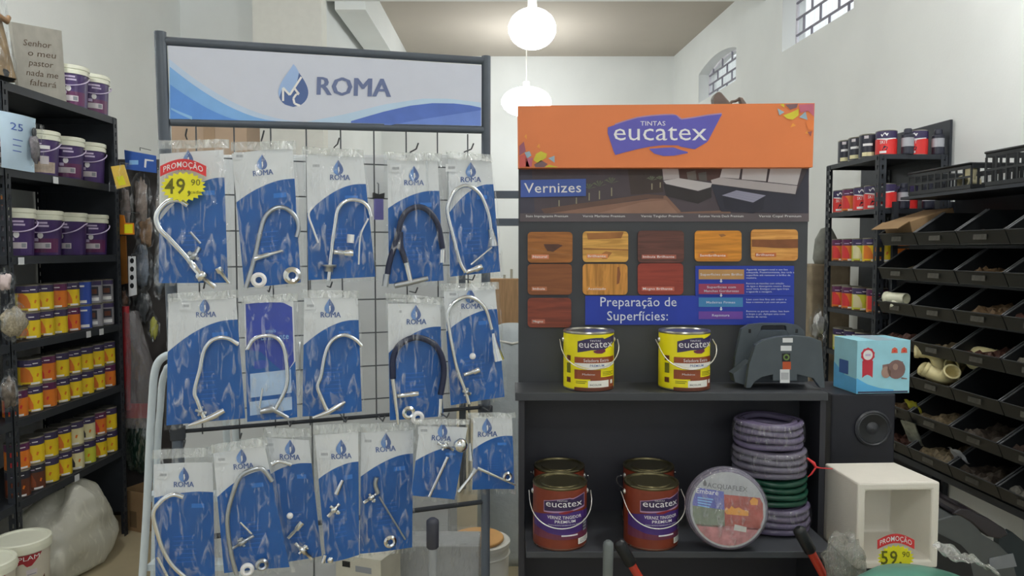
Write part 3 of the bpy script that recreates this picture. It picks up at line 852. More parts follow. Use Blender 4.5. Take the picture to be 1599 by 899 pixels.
facets([([(1214, 169), (1217, 180), (1225, 175)], BL_), ([(1218, 163), (1224, 162), (1225, 168)], YL), ([(1226, 163), (1246, 162), (1244, 168), (1234, 171)], GY), ([(1223, 180), (1234, 176), (1247, 170), (1247, 180), (1238, 187), (1229, 185)], YL), ([(1248, 183), (1258, 174), (1261, 187)], BL_), ([(1247, 163), (1271, 162), (1271, 182), (1262, 173), (1250, 176)], PK), ([(1258, 190), (1264, 186), (1271, 189), (1270, 204), (1262, 202)], (215, 120, 62)), ([(1234, 199), (1238, 192), (1243, 196)], OR), ([(1257, 208), (1261, 204), (1262, 209)], OR), ([(1261, 206), (1268, 205), (1266, 213)], (140, 80, 80))])
b.build('header_board', stand)
# printed strip with the garden deck
PB = lambda k: pd(YBD, k)
b = MB(ST)
m_d0 = mat('dusk_photo_print', (70, 62, 68), 0.5, var=0.12, scale=9)
b.rect(812, 261, 1263, 345, m_d0, PB(1), 2)
def sh(pts, c, k, v=0.1):
    b.shape(pts, mat('photo_%d_%d_%d' % c, c, 0.5, var=v, scale=12), PB(k))
sh([(812, 262), (830, 262), (835, 330), (812, 345)], (62, 60, 72), 2)
sh([(980, 262), (1033, 262), (1036, 300), (985, 304)], (60, 50, 48), 2)
sh([(1060, 262), (1126, 262), (1124, 283), (1062, 280)], (72, 50, 46), 2)
sh([(1072, 269), (1086, 266), (1088, 281), (1074, 280)], (98, 92, 88), 3)
sh([(1090, 270), (1103, 268), (1104, 283), (1092, 282)], (84, 80, 78), 3)
sh([(845, 326), (1010, 303), (1036, 305), (1036, 310), (1010, 310), (850, 334)], (92, 70, 62), 3)
sh([(850, 333), (1010, 311), (1040, 305), (1063, 330), (1060, 336), (850, 338)], (122, 92, 78), 2)
sh([(920, 336), (1000, 316), (1040, 312), (1060, 335)], (134, 103, 88), 3)
sh([(1061, 331), (1140, 328), (1142, 336), (1060, 337)], (116, 88, 76), 3)
sh([(812, 333), (1263, 333), (1263, 346), (812, 346)], (84, 76, 80), 4, 0.05)
for x, y, s in ((873, 322, .8), (900, 318, .8), (920, 313, 1), (936, 311, 1.1), (955, 306, 1.1), (1018, 296, .8), (1031, 293, .7)):
    b.rect(x - 1, y - 12 * s, x + 1, y, mat('photo_stem', (130, 124, 104), 0.5), PB(4), 1)
    for a in (-2.6, -2.0, -1.5, -1.1, -.5):
        ca, sa = math.cos(a), math.sin(a)
        b.shape([(x, y - 18 * s), (x + ca * 9 * s - sa * 2, y - 18 * s + sa * 9 * s + ca * 2), (x + ca * 13 * s, y - 16 * s + sa * 10 * s), (x + ca * 9 * s + sa * 1, y - 17 * s + sa * 9 * s)], mat('photo_leaf', (88, 92, 76), 0.5), PB(4))
CU = (176, 172, 174); CU2 = (162, 156, 158)
sh([(1034, 262), (1059, 262), (1061, 278), (1036, 281)], CU2, 5, .03)
sh([(1036, 282), (1060, 278), (1112, 286), (1110, 292), (1090, 298), (1040, 287)], CU, 5, .03)
sh([(1036, 287), (1090, 299), (1111, 293), (1111, 308), (1090, 318), (1040, 306)], (44, 40, 42), 4)
sh([(1128, 262), (1157, 262), (1154, 279), (1124, 277)], CU, 5, .03)
sh([(1160, 262), (1199, 262), (1196, 283), (1158, 280)], CU, 5, .03)
sh([(1203, 262), (1252, 262), (1245, 289), (1199, 284)], CU, 5, .03)
sh([(1110, 281), (1124, 277), (1245, 290), (1242, 303), (1180, 296), (1112, 287)], CU2, 6, .03)
sh([(1110, 288), (1180, 297), (1242, 304), (1262, 262), (1262, 333), (1126, 330)], (46, 46, 58), 4)
sh([(1127, 305), (1150, 297), (1196, 305), (1176, 316)], (138, 138, 158), 7, .03)
for i in range(1, 4):
    t = i / 4
    b.shape([(1127 + 23 * t, 305 - 8 * t), (1127 + 23 * t + 1, 305 - 8 * t), (1177 + 20 * t, 316 - 11 * t), (1176 + 20 * t, 316 - 11 * t)], mat('photo_line', (96, 96, 116), 0.5), PB(8))
sh([(1128, 307), (1176, 318), (1194, 307), (1192, 326), (1176, 333), (1132, 326)], (40, 40, 52), 5)
for t_, x in (('Stain Impregnante Premium', 854), ('Verniz Marítimo Premium', 943), ('Verniz Tingidor Premium', 1034), ('Eucatex Verniz Deck Premium', 1126), ('Verniz Copal Premium', 1218)):
    b.text(t_, x, 339, 3.6, m_txt, PB(8), width=66 if len(t_) < 27 else 70)
b.build('printed_strip', stand)
# title plate
b = MB(ST)
a0, a1, a2, a3 = [at(x, y, YBD - 0.006) for x, y in ((813, 281), (915, 279), (915, 306), (813, 308))]
b.prism([a0, a1, a2, a3], mat('title_blue', (62, 86, 156), 0.5, var=0.03), (0, 0.003, 0))
b.text('Vernizes', 863, 300.5, 15.5, m_txt, pd(YBD - 0.006, 1), width=89, bold=0.018, ang=-.012)
tag(b.build('title_plate', stand), 'blue plate with white lettering')
# wood samples
def wood(name, c0, c1, knot=None, vert=False):
    m = bpy.data.materials.new(name); m.use_nodes = True
    nt = m.node_tree; bs = nt.nodes['Principled BSDF']; bs.inputs['Roughness'].default_value = 0.4
    tc = nt.nodes.new('ShaderNodeTexCoord'); mp = nt.nodes.new('ShaderNodeMapping')
    mp.inputs['Scale'].default_value = (70, 1, 8) if vert else (7, 1, 75)
    nt.links.new(tc.outputs['Object'], mp.inputs[0])
    n = nt.nodes.new('ShaderNodeTexNoise'); n.inputs['Scale'].default_value = 1.0; n.inputs['Detail'].default_value = 5; n.inputs['Distortion'].default_value = 0.8
    nt.links.new(mp.outputs[0], n.inputs['Vector'])
    r = nt.nodes.new('ShaderNodeValToRGB'); r.color_ramp.elements[0].position = .35; r.color_ramp.elements[1].position = .62
    r.color_ramp.elements[0].color = col(*c0); r.color_ramp.elements[1].color = col(*c1)
    nt.links.new(n.outputs['Fac'], r.inputs[0]); nt.links.new(r.outputs[0], bs.inputs['Base Color'])
    return m
def swatch(x0, y0, x1, y1, m, name, lbl, extra=()):
    b = MB(ST)
    r = 6
    pts = []
    for cx, cy, a0 in ((x0 + r, y0 + r, PI), (x1 - r, y0 + r, 1.5 * PI), (x1 - r, y1 - r, 0), (x0 + r, y1 - r, .5 * PI)):
        for i in range(5):
            a = a0 + i / 4 * PI / 2
            pts.append((cx + r * math.cos(a), cy + r * math.sin(a)))
    b.prism([at(x, y, YBD - 0.007) for x, y in pts][::-1], m, (0, 0.0068, 0))
    for p, mm in extra:
        b.shape(p, mm, pd(YBD - 0.007, 1))
    w = len(name) * 3.0 + 4
    b.rect(x0 + 6, y1 - 12.5, x0 + 8 + w, y1 - 6, mat('tint_%s' % m.name, lbl, 0.5), pd(YBD - 0.007, 2), 1)
    b.text(name, x0 + 8, y1 - 7.6, 3.6, m_txt, pd(YBD - 0.007, 3), width=w - 3, align='l', bold=0.01)
    return tag(b.build('wood_sample', stand), 'small rounded wood sample plaque')
dk = mat('wood_knot', (80, 52, 40), 0.5, var=0.2)
dk2 = mat('wood_streak', (140, 92, 48), 0.5, var=0.2)
dk3 = mat('wood_dark_band', (116, 70, 40), 0.5, var=0.2)
swatch(824, 362, 894, 410, wood('wood_natural', (122, 76, 34), (152, 96, 42)), 'Natural', (190, 120, 90), [([(849, 381), (872, 381), (879, 383), (871, 388), (864, 393), (855, 392), (851, 386)], dk), ([(826, 386), (850, 391), (892, 397), (892, 399), (850, 394), (826, 389)], dk2)])
swatch(910, 361, 981, 409, wood('wood_glossy_pale', (166, 122, 56), (200, 154, 78)), 'Brilhante', (200, 130, 80), [([(916, 364), (974, 362), (970, 372), (918, 374)], dk2), ([(938, 397), (946, 392), (956, 394), (948, 404), (940, 404)], dk2), ([(911, 387), (981, 389), (981, 391), (911, 389.5)], dk2)])
swatch(996, 360, 1068, 410, wood('wood_imbuia_glossy', (72, 46, 40), (94, 58, 50)), 'Imbuia Brilhante', (150, 84, 70))
swatch(1085, 360, 1158, 408, wood('wood_semi_gloss', (168, 108, 34), (196, 130, 44)), 'Semibrilhante', (186, 110, 40), [([(1122, 366), (1130, 365), (1134, 368), (1126, 370)], dk2), ([(1106, 394), (1114, 392), (1116, 395)], dk2)])
swatch(1173, 358, 1246, 407, wood('wood_banded', (172, 116, 52), (200, 148, 80)), 'Brilhante', (170, 92, 50), [([(1174, 374), (1205, 374), (1246, 373), (1246, 387), (1210, 387), (1174, 385)], dk3)])
swatch(824, 412, 893, 460, wood('wood_imbuia', (112, 66, 36), (124, 74, 40)), 'Imbuia', (160, 100, 70))
swatch(910, 412, 980, 460, wood('wood_satin', (150, 102, 42), (188, 132, 60), vert=True), 'Acetinado', (184, 126, 60), [([(964, 417), (967, 416), (969, 428), (967, 442), (963, 444)], dk3)])
swatch(996, 411, 1067, 460, wood('wood_mahogany_glossy', (118, 46, 36), (136, 56, 42)), 'Mogno Brilhante', (170, 90, 74))
swatch(824, 465, 892, 511, wood('wood_mahogany', (98, 46, 34), (122, 58, 40)), 'Mogno', (160, 92, 74))
# blue instruction panel
b = MB(ST)
m_pan = mat('instruction_blue', (30, 52, 146), 0.5, var=0.04)
for x0, y0, x1, y1 in ((914, 461.5, 1240, 507), (1086, 415, 1240, 462)):
    b.prism([at(x0, y0, YBD - 0.005), at(x1, y0, YBD - 0.005), at(x1, y1, YBD - 0.005), at(x0, y1, YBD - 0.005)], m_pan, (0, 0.004, 0))
m_pt = mat('pale_lettering', (186, 192, 214), 0.5)
fp = pd(YBD - 0.005, 3)
b.text('Preparação de', 997, 478, 14.5, m_pt, fp, width=119, bold=0.012)
b.text('Superfícies:', 995.5, 500, 14.5, m_pt, fp, width=95, bold=0.012)
for (x0, y0, x1, y1), c, lines in (((1091, 420.5, 1162, 436), (160, 122, 76), ['Superfícies com Brilho']), ((1091, 443, 1162, 459), (136, 54, 82), ['Superfícies com', 'Manchas Gordurosas']), ((1091, 464.5, 1160, 479), (54, 112, 158), ['Madeiras Firmes']), ((1091, 486, 1160, 498), (92, 58, 140), ['Repintura'])):
    b.rect(x0, y0, x1, y1, mat('bar_%d_%d_%d' % c, c, 0.5, var=0.06), pd(YBD - 0.005, 2), 2)
    n = len(lines)
    for i, l in enumerate(lines):
        b.text(l, (x0 + x1) / 2, (y0 + y1) / 2 + 1.8 + (i - (n - 1) / 2) * 6, 3.6, m_pt, fp, width=min(66, 3.0 * len(l)), bold=0.012)
for y in (438.5, 460.8, 482):
    b.shape([(1125, y - 3), (1127, y - 3), (1127, y), (1128.5, y), (1126, y + 3), (1123.5, y), (1125, y)], m_pt, fp)
PAR = [(422, ['Aguarde secagem total e use lixa', 'adequada. Posteriormente, lixe toda a', 'superfície até remover o brilho da', 'madeira.']), (443.5, ['Remova as manchas com solução', 'de água e detergente neutro. Deixe', 'secar bem. Enxágue com água limpa', 'e aguarde a secagem.']), (468.5, ['Lixe com lixa fina até cobrir a', 'base e remova o pó com um pano.']), (487, ['Remova as partes soltas, lixe bem', 'e limpe o pó. Aplique uma nova', 'demão de verniz.'])]
for y, ls in PAR:
    for i, l in enumerate(ls):
        b.text(l, 1165.5, y + i * 4.3, 2.6, m_pt, fp, width=2.02 * len(l), align='l')
tag(b.build('instruction_panel', stand), 'blue instruction panel with coloured bars')

# dark gadget on top, behind the header
q = at(1128, 161, 2.56)
t = thing('dark_gadget', (q.x, 2.56, ztb - 0.03), 'dark angular gadget poking up behind the top edge of the orange header', 'spotlight')
Tq = Matrix.Translation((-q.x, -2.56, -(ztb - 0.03)))
m_gd = mat('dark_grey_casing', (92, 84, 78), 0.5, var=0.1)
b = MB(Tq); P_ = [at(x, y, 2.545) for x, y in ((1117, 170), (1114, 152), (1118, 145), (1123, 142.5), (1127, 144), (1141, 160), (1143, 170))]; b.prism(P_, m_gd, (0, 0.04, 0)); b.build('gadget_head', t, bevel=.004)
b = MB(Tq); b.tube([at(1138, 164, 2.56), at(1143, 158.5, 2.56), at(1148, 158, 2.56), at(1156, 154, 2.56)], .005, m_gd, 8); b.build('arm', t)
b = MB(Tq); P_ = [at(x, y, 2.55) for x, y in ((1154, 151), (1160, 152), (1166, 161), (1166, 166), (1159, 166))]; b.prism(P_, m_gd, (0, 0.025, 0)); b.build('side_lobe', t, bevel=.003)
b = MB(Tq); b.box((q.x - .05, 2.541, ztb - .03), (q.x + .09, 2.575, ztb - .012), m_gd); b.build('base', t)

# ------------------------------------------------------------------ cans on the stand
CR = 0.083
def wrapf(R, z0, cz, kx, kz, cx, rot=0.0):
    """label drawing (x right, y down) wrapped on a can of radius R facing -Y"""
    def f(k):
        def g(x, y):
            s = max(-0.999, min(0.999, (x - cx) * kx / R))
            a = math.asin(s) + rot
            r = R + 0.0005 + 0.0004 * k
            return Vector((r * math.sin(a), -r * math.cos(a), z0 + (cz - y) * kz))
        return g
    return f
def bail(parent, R, z, drop_, m, swing=0.012):
    pts = []
    for i in range(25):
        a = -PI / 2 + PI * i / 24
        x = (R + 0.012) * math.sin(a)
        dz = -drop_ * math.cos(a) ** 0.85
        y = -(R + swing) * math.cos(a) ** 0.45 if i not in (0, 24) else 0
        pts.append((x, y, z + dz))
    b = MB(); b.tube(pts, 0.0018, m, 6); h = b.build('handle', parent)
    for s in (-1, 1):
        b = MB()
        b.lathe([(0.0, 0.006), (0.006, 0.004), (0.009, 0.0), (0.009, -0.003)], m, 10, T=Matrix.Translation((s * R, 0, z)) @ Matrix.Rotation(s * PI / 2, 4, 'Y'))
        b.build('handle_ear', h)
def gallon(name, loc, label, H, art, body, group, lidm=m_tin):
    t = thing(name, loc, label, 'paint can', group)
    b = MB()
    b.lathe([(CR - .002, 0, m_tin), (CR, 0.002, m_tin), (CR, 0.006, body), (CR, H - 0.008, m_tin)], body, 40)
    b.lathe([(0, 0), (CR - .002, 0)], m_tin, 40)
    art(b)
    b.build('can_body', t)
    b = MB(); b.lathe([(CR, H - .008), (CR + .0015, H - .004), (CR, H), (CR - .006, H), (CR - .008, H - .005), (CR - .022, H - .005), (CR - .024, H - .002), (0, H - .002)], lidm, 40); b.build('lid', t)
    bail(t, CR, H - 0.032, 0.085, mat('bail_wire', (190, 190, 186), .3, metal=.7))
    return t
m_cy = mat('can_yellow', (208, 196, 22), 0.35, var=0.03)
m_ci = mat('can_indigo', (52, 44, 78), 0.4, var=0.05)
m_cb = mat('can_brown', (126, 62, 34), 0.4, var=0.1)
m_cb2 = mat('can_dark_brown', (84, 44, 30), 0.4, var=0.1)
m_cgrey = mat('can_silver_text', (200, 200, 205), 0.4)
m_plum = mat('can_plum', (96, 36, 60), 0.4)
def art_yellow(b):
    H = .19
    F = wrapf(CR, 0, 585, CR / 187.5, H / 430, 562)
    b.band([(466, 222, 303), (520, 205, 292), (560, 198, 284), (600, 195, 284), (648, 196, 288), (655, 205, 284), (690, 195, 265), (738, 181, 236)], m_ci, F(1), 30)
    b.band([(578, 290, 298), (600, 284, 308), (640, 280, 310), (665, 282, 298)], m_plum, F(2), 10)
    b.text('TINTAS', 590, 222, 12, m_cgrey, F(3), width=80)
    b.text('eucatex', 598, 266, 52, m_txt, F(3), width=246, bold=-0.005)
    b.rect(446, 336, 736, 380, m_cb, F(1), 16)
    b.text('Seladora Extra', 600, 370, 22, m_cgrey, F(2), width=184)
    b.rect(446, 428, 736, 582, m_cb, F(1), 16)
    b.rect(446, 560, 736, 582, m_cb2, F(2), 16)
    b.band([(446, 379, 388), (500, 379, 408), (560, 379, 420), (620, 379, 422), (690, 379, 414), (736, 379, 396)], m_wplas, F(3), 20)
    b.text('PREMIUM', 604, 405, 17, m_navy, F(4), width=102, bold=.03)
    b.rect(632, 428, 734, 482, m_cy, F(2), 6)
    for i in range(3): b.rect(644, 444 + i * 11, 724 - 12 * (i % 2), 448 + i * 11, m_olive, F(3), 4)
    b.rect(446, 496, 556, 556, m_cy, F(2), 8)
    for i in range(2): b.rect(456, 510 + i * 12, 530 - 10 * i, 515 + i * 12, m_olive, F(3), 4)
    b.rect(540, 506, 692, 556, m_wplas, F(3), 8)
    b.text('INCOLOR', 595, 543, 13, m_black, F(4), width=84, bold=.02)
    b.rect(706, 508, 724, 536, m_wplas, F(2), 2)
    for y in (330, 385, 420, 490): b.rect(396, y, 420, y + 38, m_olive if y in (385, 420) else m_cb2, F(1), 3)
    b.text('Madeiras', 545, 466, 13, m_cgrey, F(2), width=90)
yc = at(919, 611, 2.34)
y1 = gallon('paint_can', (at(919, 560, 2.425).x, 2.425, zs1 + .001), 'yellow sealer can with wire handle standing below the mahogany wood sample', .19, art_yellow, m_cy, 'yellow cans on the upper shelf')
y2 = dup(y1, (at(1068, 560, 2.425).x, 2.425, zs1 + .001), 0.05, 'yellow sealer can with wire handle, beside the grey folding stool')
m_cr = mat('can_red_brown', (116, 56, 40), 0.4, var=0.08)
m_cro = mat('can_rust', (116, 50, 32), 0.4, var=0.1, k=1.25)
m_cpu = mat('can_purple', (62, 40, 104), 0.4, var=0.06)
m_cdk = mat('can_dark_purple', (46, 32, 66), 0.4)
def art_red(b):
    H = .19
    F = wrapf(CR, 0, 712, CR / 177, H / 440, 317)
    b.band([(150, 476, 632), (220, 455, 632), (317, 440, 632), (420, 440, 632), (490, 452, 632)], m_cpu, F(1), 24)
    b.band([(150, 560, 632), (240, 590, 632), (330, 600, 632), (430, 590, 632), (490, 570, 632)], mat('can_mauve', (92, 42, 62), .4), F(2), 20)
    b.band([(206, 366, 446), (290, 348, 442), (376, 338, 436), (384, 346, 434), (468, 322, 424)], m_brl, F(1), 24)
    b.band([(210, 370, 436), (290, 353, 430), (374, 344, 428), (384, 352, 424), (464, 328, 410)], m_cdk, F(2), 24)
    b.band([(300, 440, 448), (340, 432, 452), (390, 428, 438)], mat('can_crimson', (120, 36, 44), .4), F(3), 10)
    b.text('TINTAS', 320, 362, 9, m_cgrey, F(3), width=66)
    b.text('eucatex', 335, 402, 46, m_txt, F(3), width=228, bold=-0.005)
    b.text('VERNIZ TINGIDOR', 336, 486, 22, m_txt, F(3), width=214, bold=.02)
    b.text('PREMIUM', 340, 514, 20, m_txt, F(3), width=130, bold=.03)
    b.text('TINGE E REVESTE MADEIRAS EM UMA DEMÃO', 338, 533, 8, m_cgrey, F(3), width=210)
    b.rect(316, 598, 420, 608, m_cgrey, F(3), 6)
    b.rect(424, 634, 492, 676, m_wplas, F(3), 6)
    for i in range(3): b.rect(434, 642 + 10 * i, 480, 646 + 10 * i, m_grey, F(4), 3)
    b.rect(150, 700, 490, 708, m_cb2, F(1), 12)
    b.rect(450, 500, 486, 590, m_cdk, F(3), 4)
    for i in range(4): b.rect(456, 510 + 22 * i, 478, 524 + 22 * i, m_grey, F(4), 2)
r1 = gallon('varnish_can', (at(874, 800, 2.25).x, 2.247, zs2 + .001), 'rust and purple varnish can at the front of the lower shelf, by the side panel', .19, art_red, m_cro, 'varnish cans on the lower shelf', m_tind)
dup(r1, (at(1016, 800, 2.25).x, 2.247, zs2 + .001), 0.10, 'rust and purple varnish can with wire handle, standing beside the round hose pack')
dup(r1, (at(873, 760, 2.42).x, 2.416, zs2 + .001), PI - 0.2, 'varnish can almost hidden behind the front can nearest the side panel')
dup(r1, (at(1012, 760, 2.42).x, 2.416, zs2 + .001), PI + 0.2, 'varnish can half hidden behind the front can beside the hose pack')

# ------------------------------------------------------------------ folding stool on the upper shelf
m_st = mat('slate_grey_plastic', (66, 74, 80), 0.5, var=0.06)
m_st2 = mat('slate_grey_plastic_dark', (44, 49, 54), 0.5, var=0.06)
t = thing('folding_stool', (at(1215, 600, 2.42).x, 2.42, zs1 + .003), 'folded slate grey plastic step stool with a handle slot and a paper sticker', 'stool')
Tq = Matrix.Translation((-t.location.x, -2.42, -zs1))
b = MB(Tq)
def arch_plate(b, outer, inner, Y, th, m):
    n = len(outer)
    O = [at(x, y, Y) for x, y in outer]; I = [at(x, y, Y) for x, y in inner]
    dv = Vector((0, th, 0))
    vs = O + I + [p + dv for p in O] + [p + dv for p in I]
    fs = []
    for i in range(n - 1):
        fs += [(i, i + 1, n + i + 1, n + i), (2 * n + i + 1, 2 * n + i, 3 * n + i, 3 * n + i + 1), (i, 2 * n + i, 2 * n + i + 1, i + 1), (n + i, n + i + 1, 3 * n + i + 1, 3 * n + i)]
    fs += [(0, n, 3 * n, 2 * n), (n - 1, 3 * n - 1, 4 * n - 1, 2 * n - 1)]
    b.add(vs, fs, m)
# seat standing behind, with a slot
Yb = 2.455
out_ = [(1146, 597), (1148, 560), (1158, 515), (1170, 508), (1190, 506), (1230, 506), (1246, 509), (1256, 518), (1262, 597)]
inn_ = [(1188, 517), (1188, 514), (1189, 511), (1190, 510), (1192, 509), (1225, 509), (1227, 510), (1228, 513), (1228, 517)]
arch_plate(b, out_, inn_, Yb, .02, m_st)
b.prism([at(1146, 597, Yb), at(1188, 517, Yb), at(1228, 517, Yb), at(1262, 597, Yb)], m_st, (0, .02, 0))
for x in (1171, 1244): b.prism([at(x - 2, 515, Yb - .001), at(x + 2, 515, Yb - .001), at(x + 2, 521, Yb - .001), at(x - 2, 521, Yb - .001)], m_bplas, (0, .002, 0))
b.build('seat', t, bevel=.002)
b = MB(Tq)
Yf = 2.37
out_ = [(1165, 607), (1170, 570), (1180, 540), (1192, 532), (1215, 527), (1240, 525), (1268, 528), (1283, 534), (1288, 607)]
inn_ = [(1172, 607), (1178, 598), (1190, 590), (1207, 586), (1207, 596), (1245, 596), (1245, 586), (1270, 592), (1281, 607)]
arch_plate(b, out_, inn_, Yf, .022, m_st)
b.build('leg_panel', t, bevel=.002)
b = MB(Tq)
b.prism([at(1145, 585, Yf + .03), at(1171, 565, Yf + .03), at(1166, 603, Yf + .03), at(1148, 598, Yf + .03)], m_st, (0, .05, 0)); 
b.box((at(1176, 600, 2.41).x, Yf + .022, zs1 + .06), (at(1272, 600, 2.41).x, Yb, zs1 + .075), m_st2)
b.build('brace', t)
b = MB(Tq); F = pd(Yf, 1); F2 = pd(Yf, 2)
b.rect(1222, 529, 1238, 536, m_white, F, 1); b.rect(1219, 541, 1236, 549, m_white, F, 1)
b.rect(1221, 553, 1234, 566, m_black, F, 1)
b.shape([(1228 + 5 * math.cos(a * PI / 8), 559 + 5 * math.sin(a * PI / 8)) for a in range(16)], mat('badge_green', (96, 120, 60), .5), F2)
b.shape([(1228 + 2.6 * math.cos(a * PI / 8), 559 + 2.6 * math.sin(a * PI / 8)) for a in range(16)], m_black, pd(Yf, 3))
b.rect(1222, 566, 1235, 578, mat('sticker_orange', (168, 74, 38), .5), F, 1)
b.rect(1218, 578, 1233, 599, m_white, F, 1)
for i in range(6): b.rect(1220 + 2 * i, 583, 1221 + 2 * i, 594, m_grey, F2, 1)
tag(b.build('sticker', t), 'paper sticker with a green badge and barcode')

# ------------------------------------------------------------------ hose coils and the round hose pack
def coil(loc, R, r, n, h, m, label, wrap=True):
    t = thing('hose_coil', loc, label, 'hose', 'hose coils stacked on the lower shelf')
    b = MB()
    for k in range(n):
        z = r + k * (h - 2 * r) / (n - 1)
        for q in (0, 1):
            rr = R - q * 1.9 * r + 0.002 * math.sin(k * 2.1)
            b.tube([(rr * math.cos(2 * PI * i / 36), rr * math.sin(2 * PI * i / 36), z + .002 * math.sin(3 * 2 * PI * i / 36 + k)) for i in range(36)], r, m, 8, closed=True)
    b.build('hose', t)
    if wrap:
        b = MB()
        b.lathe([(R - 4.5 * r, 0.006), (R + r * .7, .003), (R + r * 1.4, h * .25), (R + r * 1.55, h * .6), (R + r * .9, h - .003), (R - 4.5 * r, h - .004)], m_filmc, 32, soft=True)
        b.build('shrink_wrap', t)
    return t
m_h1 = mat('clear_violet_hose', (92, 84, 108), 0.2, var=0.06)
m_h2 = mat('clear_grey_hose', (98, 93, 108), 0.2, var=0.06)
m_h3 = mat('dark_green_hose', (22, 62, 48), 0.3, var=0.08)
xc = at(1200, 750, 2.385).x
hc = .084
HCY = 2.375
coil((xc + .012, HCY, zs2 + .004), .105, .0095, 4, hc, m_h1, 'clear violet hose coil in shrink wrap, lowest of the hose stack')
coil((xc + .004, HCY, zs2 + hc + .009), .103, .0095, 4, hc, m_h3, 'dark green hose coil between two clear ones in the hose stack', False)
coil((xc - .004, HCY, zs2 + 2 * hc + .014), .107, .0095, 4, hc, m_h2, 'clear grey hose coil in shrink wrap with a red tie, resting on the green one')
coil((xc - .008, HCY, zs2 + 3 * hc + .019), .100, .0095, 4, hc, m_h1, 'clear violet hose coil in shrink wrap, topmost of the hose stack')
b = MB(); q = Vector((xc + .108, 2.315, zs2 + 2.6 * hc))
pts = [q + Vector((-.012, 0, .022)), q + Vector((.006, -.01, .008)), q + Vector((.012, -.012, -.004)), q + Vector((.03, -.012, -.007)), q + Vector((.065, -.012, -.009))]
b.tube([p - q for p in pts], [.003, .006, .004, .0018, .0015], m_red, 6)
b.tube([(.012, -.012, -.004), (-.002, -.014, -.024), (-.012, -.01, -.036)], [.003, .003, .001], m_red, 6)
tag(b.build('tie_strap', loc=q), 'red plastic tie trailing from the hose stack towards the side panel', 'strap')
# round pack
rc = at(1138, 791, 2.155)
RR = .113
t = thing('hose_pack', (rc.x, 2.175, zs2 + .002), 'round shrink-wrapped garden hose pack with a printed disc, propped on edge', 'hose')
TP = Matrix.Translation((0, 0.0, RR + .012)) @ Matrix.Rotation(-.16, 4, 'X') @ Matrix.Rotation(-.12, 4, 'Z')
b = MB(TP)
for k in range(4):
    for q in (0, 1):
        rr = RR - q * .017 - (0.004 if k in (0, 3) else 0)
        b.tube([(rr * math.cos(2 * PI * i / 40), -.005 + .0155 * k, rr * math.sin(2 * PI * i / 40)) for i in range(40)], .0085, m_h2, 8, closed=True)
b.build('hose', t)
b = MB(TP)
RD = RR - .004
def disc(x, y, k): return Vector((x, -.0165 - .0005 * k, y))
b.lathe([(0, 0), (RD, 0), (RD, .002), (0, .002)], mat('disc_grey_print', (152, 154, 158), .5), 40, T=Matrix.Translation((0, -.0145, 0)) @ Matrix.Rotation(PI / 2, 4, 'X'))
cs = (1126, 790)
KS = RR / 60.0
def DF(k): return lambda x, y: disc((x - cs[0]) * KS, (cs[1] - y) * KS, k)
def clipdisc(y0, y1, x0, x1, m, k, n=14):
    cols = []
    for i in range(n + 1):
        x = x0 + (x1 - x0) * i / n
        hh = math.sqrt(max(0, 55 ** 2 - (x - cs[0]) ** 2))
        cols.append((x, max(y0(x), cs[1] - hh), min(max(y1(x), cs[1] - hh), cs[1] + hh)))
    b.band(cols, m, DF(k), n * 2)
L = lambda a, s: (lambda x: a + s * (x - cs[0]))
clipdisc(L(763, .14), L(791, .12), 1072, 1121, mat('disc_blue_print', (88, 92, 160), .5), 1)
clipdisc(L(790, .1), L(818, .05), 1072, 1121, mat('disc_green_print', (110, 118, 104), .5, var=.15), 1)
clipdisc(L(767, .08), L(818, .05), 1121, 1180, mat('disc_red_print', (150, 78, 70), .5, var=.25, scale=30), 1)
clipdisc(L(815, .04), L(850, 0), 1076, 1176, mat('disc_rose_print', (160, 110, 112), .5, var=.25, scale=40), 1)
b.shape([(1121, 792), (1124, 786), (1128, 789), (1132, 784), (1137, 788), (1143, 786), (1150, 790), (1158, 791), (1157, 799), (1140, 798), (1124, 797)], mat('disc_yellow_print', (196, 136, 60), .5), DF(2))
b.shape([(1160, 776), (1166, 770), (1173, 774), (1172, 782), (1162, 782)], mat('disc_yellow_print', (196, 136, 60), .5), DF(2))
b.shape([(1136, 812), (1154, 816), (1153, 824), (1134, 821)], mat('disc_label', (176, 176, 172), .5), DF(2))
b.text('ACQUAFLEX', 1126, 759, 7.5, mat('disc_ink', (92, 92, 96), .5), DF(2), width=62, bold=.01, ang=.10)
b.shape([(1092, 744), (1095, 750), (1094, 754), (1090, 754), (1089, 750)], mat('disc_ink', (92, 92, 96), .5), DF(2))
b.text('Embaré', 1095, 766.5, 7.5, m_txt, DF(2), width=34, bold=.02, ang=.10)
for i in range(4): b.shape([(1080, 771 + i * 4), (1104 - 2 * i, 774 + i * 4), (1104 - 2 * i, 776 + i * 4), (1080, 773 + i * 4)], m_bluel, DF(2))
tag(b.build('printed_disc', t), 'printed cardboard disc')
b = MB(TP)
b.lathe([(0, .0), (RR * .55, .003), (RR * .95, .001), (RR + .006, -.01), (RR + .011, -.03), (RR + .008, -.052)], m_filmc, 40, T=Matrix.Translation((0, -.0185, 0)) @ Matrix.Rotation(PI / 2, 4, 'X'), soft=True)
b.build('shrink_wrap', t)

